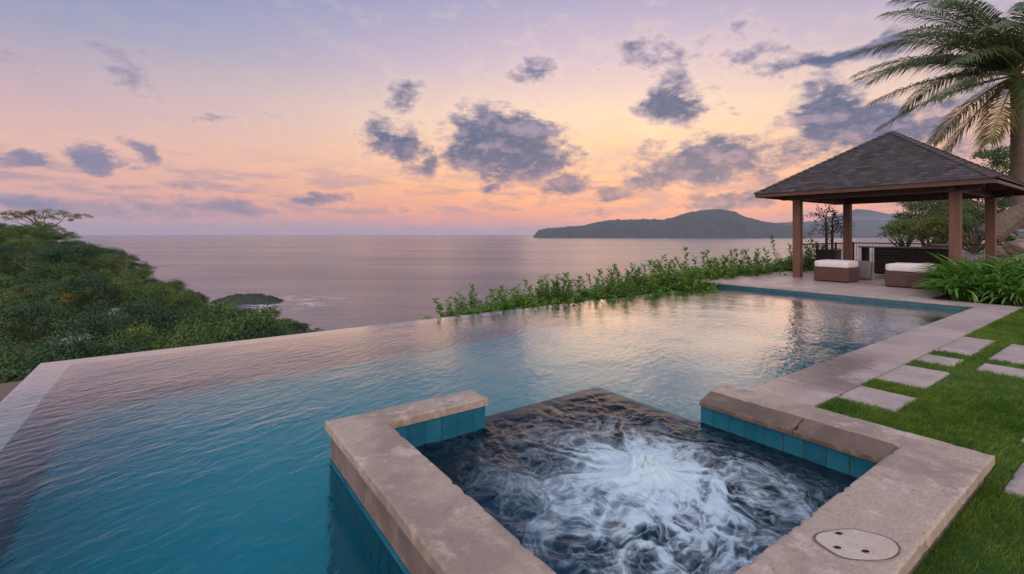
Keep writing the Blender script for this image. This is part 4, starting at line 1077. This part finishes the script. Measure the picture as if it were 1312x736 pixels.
# ------------------------------------------------------------------ furniture
def puffy(x0, x1, y0, y1, z0, z1, puff=.03, M=None, name='cushion', mat=None, parent=None):
    bm = bmesh.new(); bmesh.ops.create_cube(bm, size=1); bmesh.ops.subdivide_edges(bm, edges=bm.edges[:], cuts=9, use_grid_fill=True)
    cx_, cy_, cz_ = (x0 + x1) / 2, (y0 + y1) / 2, (z0 + z1) / 2; hx_, hy_, hz_ = (x1 - x0) / 2, (y1 - y0) / 2, (z1 - z0) / 2
    for v_ in bm.verts:
        a, b, c = v_.co.x * 2, v_.co.y * 2, v_.co.z * 2
        k = (1 - a * a) * (1 - b * b); ro_ = .16
        sa = a * (1 - .05 * (b * b + c * c) * .5); sb = b * (1 - .05 * (a * a + c * c) * .5)
        wr = .012 * mnoise.noise(Vector((a * 2.2 + x0, b * 2.2 + y0, c)))
        v_.co = Vector((cx_ + sa * hx_, cy_ + sb * hy_, cz_ + c * hz_ * (1 - .18 * max(a * a, b * b) ** 4) + (puff * k * (1 if c > 0 else .2) if abs(c) > .9 else 0) + wr))
        if M: v_.co = M @ v_.co
    mb = MB(); mb.bm(bm); return mb.build(name, mat, parent, smooth=True)
def ottoman(loc, rz, label, wy=.97, dx=.85):
    root = thing('wicker_ottoman', label, 'ottoman', loc, rz, 'wicker ottomans under the pavilion')
    mb = MB(); mb.box(0, dx, -wy / 2, wy / 2, .03, .44, bev=.02); mb.build('wicker_base', M_wicker, root)
    for a in (.06, dx - .06):
        for b in (-wy / 2 + .06, wy / 2 - .06): mb = MB(); mb.box(a - .03, a + .03, b - .03, b + .03, 0, .035); mb.build('foot', M_black, root)
    puffy(.0, dx, -wy / 2 + .005, wy / 2 - .005, .44, .66, .018, name='cushion', mat=M_cush, parent=root)
    return root
ottoman((16.72, 6.31, .15), 0, 'brown wicker ottoman with white cushion, the left one beside the front post')
ottoman((16.5, 4.38, .15), 0, 'brown wicker ottoman with white cushion, half hidden by the strap leaved plants')
pf = thing('floor_cushion', 'grey upright floor cushion leaning between the two white topped ottomans', 'cushion', (18.35, 6.05, .15))
Mx = Matrix.Rotation(R(-20), 4, 'Z') @ Matrix.Rotation(R(8), 4, 'Y')
puffy(-.11, .11, -.33, .33, .0, .62, .0, M=Mx, name='cushion_body', mat=M_greycush, parent=pf)
mb = MB(); mb.tube([Mx @ Vector((-.02, -.33, .02)), Mx @ Vector((-.02, -.335, .31)), Mx @ Vector((-.02, -.33, .6))], .008, 6); mb.build('piping', M_black, pf)

bar = thing('bar_counter', 'long black outdoor bar counter with slatted panel under the pavilion roof', 'bar', (20.6, 5.6, .15))
mb = MB(); mb.box(0, .62, -1.30, .78, .06, 1.0, bev=.006); mb.build('cabinet', M_black, bar)
mb = MB(); mb.box(-.10, .72, -1.40, 1.25, 1.0, 1.05, bev=.008); mb.build('countertop', M_top, bar)
mb = MB(); mb.box(.02, .60, 1.12, 1.18, 0, 1.0, bev=.006); mb.build('end_panel', M_black, bar)
mb = MB()
for k in range(8): mb.box(-.03, -.004, .05, .75, .12 + k * .105, .12 + k * .105 + .07, bev=.004)
mb.build('slatted_panel', M_wickerd, bar)
for k in range(3):
    mb = MB(); mb.box(-.022, -.002, -1.26 + k * .42, -.86 + k * .42, .12, .95, bev=.004); dr = mb.build('door', M_black, bar)
    mb = MB(); mb.tube([(-.03, -1.20 + k * .42, .80), (-.045, -1.20 + k * .42, .80), (-.045, -.98 + k * .42, .80), (-.03, -.98 + k * .42, .80)], .008, 6); mb.build('handle', M_metal, dr)
# objects on the bar
def lathe(prof, n=20):
    V = []; Fc = []
    for (rr_, zz) in prof:
        for k in range(n): a = 2 * math.pi * k / n; V.append((rr_ * math.cos(a), rr_ * math.sin(a), zz))
    for i in range(len(prof) - 1):
        for k in range(n): Fc.append((i * n + k, i * n + (k + 1) % n, (i + 1) * n + (k + 1) % n, (i + 1) * n + k))
    return V, Fc
V, Fc = lathe([(.0, 0), (.09, .0), (.10, .015), (.24, .075), (.30, .10), (.295, .108), (.23, .085), (.10, .03), (0, .025)])
o = mesh_obj('serving_bowl', V, Fc, plain('bowl_wood', (.30, .22, .17), (.42, .33, .27), 6, .5, .1), smooth=True); o.location = (20.95, 4.65, 1.20); tag(o, 'wide shallow pale bowl standing on the black bar counter', 'bowl')

# railing
rl = thing('railing', 'thin dark metal railing along the outer terrace edge behind the pavilion', 'railing', (0, 0, 0))
mb = MB(); mb.box(20.5, 26.3, 8.94, 8.98, 1.20, 1.25); mb.box(26.26, 26.3, 3.5, 8.94, 1.20, 1.25); mb.box(20.5, 26.3, 8.95, 8.97, .27, .30); mb.box(26.27, 26.29, 3.5, 8.94, .27, .30); mb.build('rail', M_metal, rl)
for (X, Y) in ((20.5, 8.96), (22.4, 8.96), (24.3, 8.96), (26.28, 8.96), (26.28, 7.1), (26.28, 5.3), (26.28, 3.5)):
    mb = MB(); mb.box(X - .03, X + .03, Y - .03, Y + .03, .15, 1.27); mb.build('rail_post', M_metal, rl)
mb = MB()
mb.tube([(0, 0, 0), (0, 0, .93)], .008, 5); b0 = mb.build('baluster', M_metal, rl); first = True
for (X, Y) in [(20.5 + k * .126, 8.96) for k in range(1, 46)] + [(26.28, 3.5 + k * .127) for k in range(1, 43)]:
    b = b0 if first else b0.copy()
    if not first: COL.objects.link(b)
    first = False; b.parent = rl; b.location = (X, Y, .28)

# planter and its small tree
pl = thing('planter_box', 'square dark wicker planter behind the left ottoman', 'planter', (22.15, 8.4, .15), .1)
mb = MB(); mb.box(-.45, .45, -.30, .30, 0, .80, bev=.015); mb.build('wicker_box', M_wickerd, pl)
mb = MB(); mb.box(-.47, .47, -.32, .32, .80, .86, bev=.01); mb.build('box_rim', M_wickerd, pl)
sm = thing('small_tree', 'sparse small leaved tree with drooping branches growing in the wicker planter', 'tree', (22.15, 8.4, .98))
mb = MB(); r = np.random.default_rng(95); Cs, Ds = [], []
for (tx, ty) in ((-.16, .05), (.12, -.05)):
    mb.tube([(tx, ty, -.1), (tx * 1.1, ty, .7), (tx * 1.6, ty, 1.35)], [.055, .05, .035], 7)
    for k in range(13):
        z_ = r.uniform(.55, 1.5); a = r.uniform(0, 6.28); L_ = r.uniform(.35, .95); b0 = Vector((tx * 1.3, ty, min(z_, 1.35))); b1 = b0 + Vector((math.cos(a) * L_ * .6, math.sin(a) * L_ * .6, r.uniform(.15, .55))); b2 = b1 + Vector((math.cos(a) * L_ * .5, math.sin(a) * L_ * .5, r.uniform(-.7, .1)))
        mb.tube([tuple(b0), tuple(b1), tuple(b2)], [.016, .010, .004], 5, cap=False)
        for j in range(26):
            t_ = r.uniform(.3, 1); c = b0.lerp(b1, t_ * 2) if t_ < .5 else b1.lerp(b2, t_ * 2 - 1); q = Vector(r.normal(size=3)) * .07; Cs.append(tuple(c + q)); Ds.append(tuple(q + Vector((0, 0, -.03))))
n = len(Cs); leaves(np.array(Cs), np.array(Ds), rdir(n, r), np.full(n, .085), np.full(n, .05), np.clip(r.normal(.5, .3, n), 0, 1), 'foliage', M_l_small, sm)
mb.build('trunk', M_bark, sm, smooth=True)

# ================================================================== RIGHT SIDE: rocky slope, log, trees, palm
def slope_z(X, Y):
    # rises to the right of the pavilion
    d = FWx * X + FWy * Y; lat = RTx * X + RTy * Y; u = CX + lat / np.maximum(d, 5) * F
    k = np.clip((u - 1215) / 130, 0, 2.2); kk = k * k * (3 - 2 * np.minimum(k, 1)) if False else k ** 1.3
    return .1 + kk * 1.9 * np.clip((d - 17) / 5, 0, 1) + fbm(X * .5, Y * .5, 4) * .5 * np.clip((d - 17) / 5, 0, 1) - np.clip(1150 - u, 0, 500) * .03
v = []; nu, nd = 90, 50
U, D = np.meshgrid(np.linspace(1100, 1900, nu + 1), np.linspace(16.5, 60, nd + 1), indexing='ij')
lat = (U - CX) / F * D; X = FWx * D + RTx * lat; Y = FWy * D + RTy * lat; Z = slope_z(X, Y)
i = np.arange(nu)[:, None] * (nd + 1) + np.arange(nd)[None, :]; f = np.stack([i, i + nd + 1, i + nd + 2, i + 1], -1).reshape(-1, 4)
m, t = new_mat('rocky_slope'); o = t.node('ShaderNodeTexCoord').outputs['Object']
n = t.noise(o, .9, 6, .65, .4); n3 = t.noise(o, 7, 5, .7)
c = t.mix(t.mr(n, .40, .56), (.26, .20, .16), (.40, .33, .28)); c = t.mix(t.mr(n, .58, .66), c, (.05, .075, .025)); c = t.mix(t.mr(n3, .55, .7, 0, .5), c, (.12, .09, .07))
finish(t, princ(t, Base_Color=c, Roughness=.95, Normal=t.bump(t.m('ADD', n3, n), 1.0, .12)))
M_slope = m
tag(mesh_obj('hillside', np.stack([X.ravel(), Y.ravel(), Z.ravel()], 1), f, M_slope, smooth=True), kind='structure')
M_rock2 = plain('brown_rock', (.13, .10, .082), (.30, .245, .205), 2.2, .9, .9, .06)
def log_obj():
    p0_, p1_ = Vector(dpt(1266, 303, 18.6)), Vector(dpt(1350, 250, 17.8)); pts = []; rd = []
    for k in range(13):
        t_ = k / 12; p = p0_.lerp(p1_, t_); p.z += .12 * math.sin(t_ * 5); pts.append(tuple(p)); rd.append(.34 + .06 * math.sin(t_ * 7 + 1) + t_ * .10)
    P_ = [Vector(a) for a in pts]; fine = []; fr_ = []
    for k in range(73):
        q = k / 72 * 12; i = min(11, int(q)); fine.append(tuple(P_[i].lerp(P_[i + 1], q - i))); fr_.append(rd[i] + (rd[i + 1] - rd[i]) * (q - i))
    mb = MB(); mb.tube(fine, fr_, 40); ax = (P_[-1] - P_[0]).normalized()
    for i, v_ in enumerate(mb.v):
        c = Vector(fine[min(72, i // 40)]); dv = Vector(v_) - c; along = (c - P_[0]).dot(ax); th_ = (i % 40) / 40 * 6.283
        k = 1 + .22 * mnoise.noise(Vector((math.cos(th_) * 2.6, math.sin(th_) * 2.6, along * .55))) + .14 * mnoise.noise(Vector((math.cos(th_) * 7, math.sin(th_) * 7, along * 1.2)))
        mb.v[i] = tuple(c + dv * k)
    o = mb.build('fallen_log', M_log, smooth=True)
    return tag(o, 'thick weathered grey log lying up the rocky slope under the palm', 'log')
log_obj()
for (x, y, d, s, lab) in ((1283, 324, 18.2, .34, 'rounded brown boulder below the fallen log'), (1306, 317, 17.8, .42, 'larger brown boulder at the right edge under the log')):
    rock('boulder', dpt(x, y, d), s, s * .8, s * .6, M_rock2, lab, x * .1)

def right_tree(u, ytop, d, cr, zr, n_cl, per, rcl, leaf, mat, seed, label, name='garden_tree', tr=.14):
    X, Y, zt = dpt(u, ytop, d); z0 = float(slope_z(np.array([X]), np.array([Y]))[0]) - .2
    a = make_tree(name, zt - z0, cr, zr, n_cl, per, rcl, leaf, mat, seed, label, 'tree', trunk_r=tr); a.location = (X, Y, z0); return a
right_tree(1188, 254, 31, 2.3, 2.0, 44, 190, .75, .13, M_l_oliv, 101, 'light olive leaved tree seen between the pavilion posts')
right_tree(1224, 258, 34, 2.2, 2.2, 40, 190, .75, .14, M_l_oliv, 102, 'olive tree close behind the near pavilion post')
right_tree(1252, 236, 38, 2.8, 2.9, 44, 190, .85, .16, M_l_hill3, 103, 'taller green tree between the two right pavilion posts')
right_tree(1290, 192, 40, 3.6, 3.8, 54, 190, 1.0, .18, M_l_hill, 104, 'green tree rising behind the palm trunk above the roof edge')
right_tree(1160, 284, 29, 1.3, 1.0, 22, 190, .5, .11, M_l_hill3, 105, 'low green bush at the left foot of the olive tree', 'garden_bush')
right_tree(1207, 280, 27, 1.5, 1.1, 24, 190, .55, .11, M_l_yel, 106, 'yellow green bush behind the bar counter', 'garden_bush')
right_tree(1248, 276, 25.5, 1.6, 1.2, 24, 190, .55, .11, M_l_hill3, 107, 'green bush growing between the right pavilion posts', 'garden_bush')
right_tree(1335, 222, 33, 2.8, 2.8, 36, 190, .8, .17, M_l_hill2, 108, 'dark green tree at the right edge behind the palm')

# --- coconut palm
PB = dpt(1304, 262, 20.0); PC = Vector(dpt(1303, 96, 19.3))
palm = thing('coconut_palm', 'tall coconut palm with wind blown fronds behind the pavilion roof', 'palm tree', (PB[0], PB[1], PB[2]))
base = Vector(PB)
mb = MB(); pts = []; rd = []
NR = 60
for k in range(NR + 1):
    t_ = k / NR; p = (PC - base) * t_; p.x += .12 * math.sin(t_ * 3); pts.append((p.x, p.y, p.z - 1.0 * (1 - t_))); rd.append((.25 - .05 * t_) * (1 + (.045 if k % 2 else -.02)) + .12 * max(0, 1 - t_ * 8))
mb.tube(pts, rd, 14); mb.build('trunk', M_palmbark, palm, smooth=True)
cc_ = PC - base
rt3 = Vector((RTx, RTy, 0)); fw3 = Vector((FWx, FWy, 0))
def frond(az_, el0, L, droop, seed, mat, wind=.25, lw=.044, ll=1.15):
    """az_ measured from picture-left, towards the viewer positive"""
    r = np.random.default_rng(seed); h = (-rt3 * math.cos(az_) - fw3 * math.sin(az_)).normalized(); n_ = 26; p = Vector(cc_); P = [p.copy()]; T = []
    for k in range(n_):
        t_ = k / n_; e = el0 - droop * t_ ** 1.25
        dv = (h * math.cos(e) + Vector((0, 0, math.sin(e))) - rt3 * wind * t_).normalized(); T.append(dv); p = p + dv * (L / n_); P.append(p.copy())
    T.append(T[-1])
    mb = MB(); mb.tube([tuple(q) for q in P], [max(.006, .05 * (1 - k / n_) ** 1.1) for k in range(n_ + 1)], 6, cap=False)
    fr = mb.build('frond', M_rachis, palm, smooth=True)
    Cs, Ds, Ns, Ls, Ws, Tn = [], [], [], [], [], []
    V = []; Fc = []
    m_ = 105
    for j in range(m_):
        t_ = .10 + .90 * j / m_; kf = t_ * n_; k = min(n_ - 1, int(kf)); c = P[k].lerp(P[k + 1], kf - k); dv = T[k]
        sd_v = dv.cross(Vector((0, 0, 1))); sd_v = sd_v.normalized() if sd_v.length > .1 else rt3; upv = sd_v.cross(dv)
        for sg in (-1, 1):
            l_ = ll * (math.sin(math.pi * (.10 + .86 * t_)) ** .55) * r.uniform(.8, 1.1); dirv = (sd_v * sg * r.uniform(.7, .95) + dv * (.45 + .5 * t_) + upv * r.uniform(.0, .3)).normalized()
            w = lw * r.uniform(.7, 1.1); tn = min(1, max(0, r.normal(.45, .2)))
            q0 = c; q1 = c + dirv * l_ * .45 + Vector((0, 0, -.05 * l_)); q2 = c + dirv * l_ * .8 + Vector((0, 0, -.42 * l_ * r.uniform(.6, 1.2))) - rt3 * wind * .35 * l_
            wn = dirv.cross(upv).normalized(); b = len(V)
            for (q, ww) in ((q0, w * .5), (q1, w), (q2, w * .12)): V.append(tuple(q - wn * ww / 2)); V.append(tuple(q + wn * ww / 2)); Tn += [tn, tn]
            Fc += [(b, b + 1, b + 3, b + 2), (b + 2, b + 3, b + 5, b + 4)]
    mesh_obj('leaflets', np.array(V), np.array(Fc), mat, fr, attrs={'tint': Tn})
    return fr
FR = [(.0, .95, 6.4, 1.2, 0), (-.6, .85, 6.2, 1.2, 0), (.45, .9, 6.2, 1.3, 0), (-.15, 1.25, 6.2, 1.4, 0), (-.25, .4, 6.0, .9, 0), (.7, .55, 5.8, 1.1, 0), (.15, .75, 6.2, 1.25, 0), (-.35, .55, 6.0, 1.1, 0), (.1, .35, 6.0, .85, 0), (.55, .30, 5.8, .95, 0), (-.2, .12, 5.6, .75, 0), (.35, -.05, 5.4, .65, 0), (-.5, -.15, 5.0, .6, 0),
      (.9, .9, 5.6, 1.6, 0), (1.4, .7, 5.2, 1.7, 0), (-1.0, .8, 5.6, 1.5, 0), (-1.5, .6, 5.2, 1.6, 0), (2.0, .9, 5.2, 1.8, 0), (-2.1, .9, 5.4, 1.7, 0), (2.7, .7, 5.4, 1.6, 0), (3.3, .9, 5.4, 1.6, 0),
      (.3, 1.1, 5.6, 1.5, 0), (-.7, 1.15, 5.6, 1.7, 0), (1.2, 1.25, 5.2, 1.8, 0), (-1.7, 1.25, 5.0, 1.7, 0), (2.4, 1.2, 5.0, 1.8, 0), (.05, -.45, 4.6, .7, 1), (.6, -.6, 4.4, .6, 1), (-.4, -.8, 4.2, .5, 1),
      (1.1, -.35, 4.2, .9, 0), (2.9, .1, 5.0, 1.0, 0), (.2, .55, 5.9, .8, 0)]
for i, (a, e, L, dr, dry) in enumerate(FR): frond(a, e, L, dr, 200 + i, M_l_palmdry if dry else M_l_palm, wind=.22)
r = np.random.default_rng(97)
for k in range(9):
    a = r.uniform(0, 6.28); bm = bmesh.new(); bmesh.ops.create_icosphere(bm, subdivisions=2, radius=.13)
    for v_ in bm.verts: v_.co.z *= 1.2
    mb = MB(); mb.bm(bm, Matrix.Translation(cc_ + Vector((math.cos(a) * .3, math.sin(a) * .3, r.uniform(-.65, -.25))))); mb.build('coconut', M_nut, palm, smooth=True)
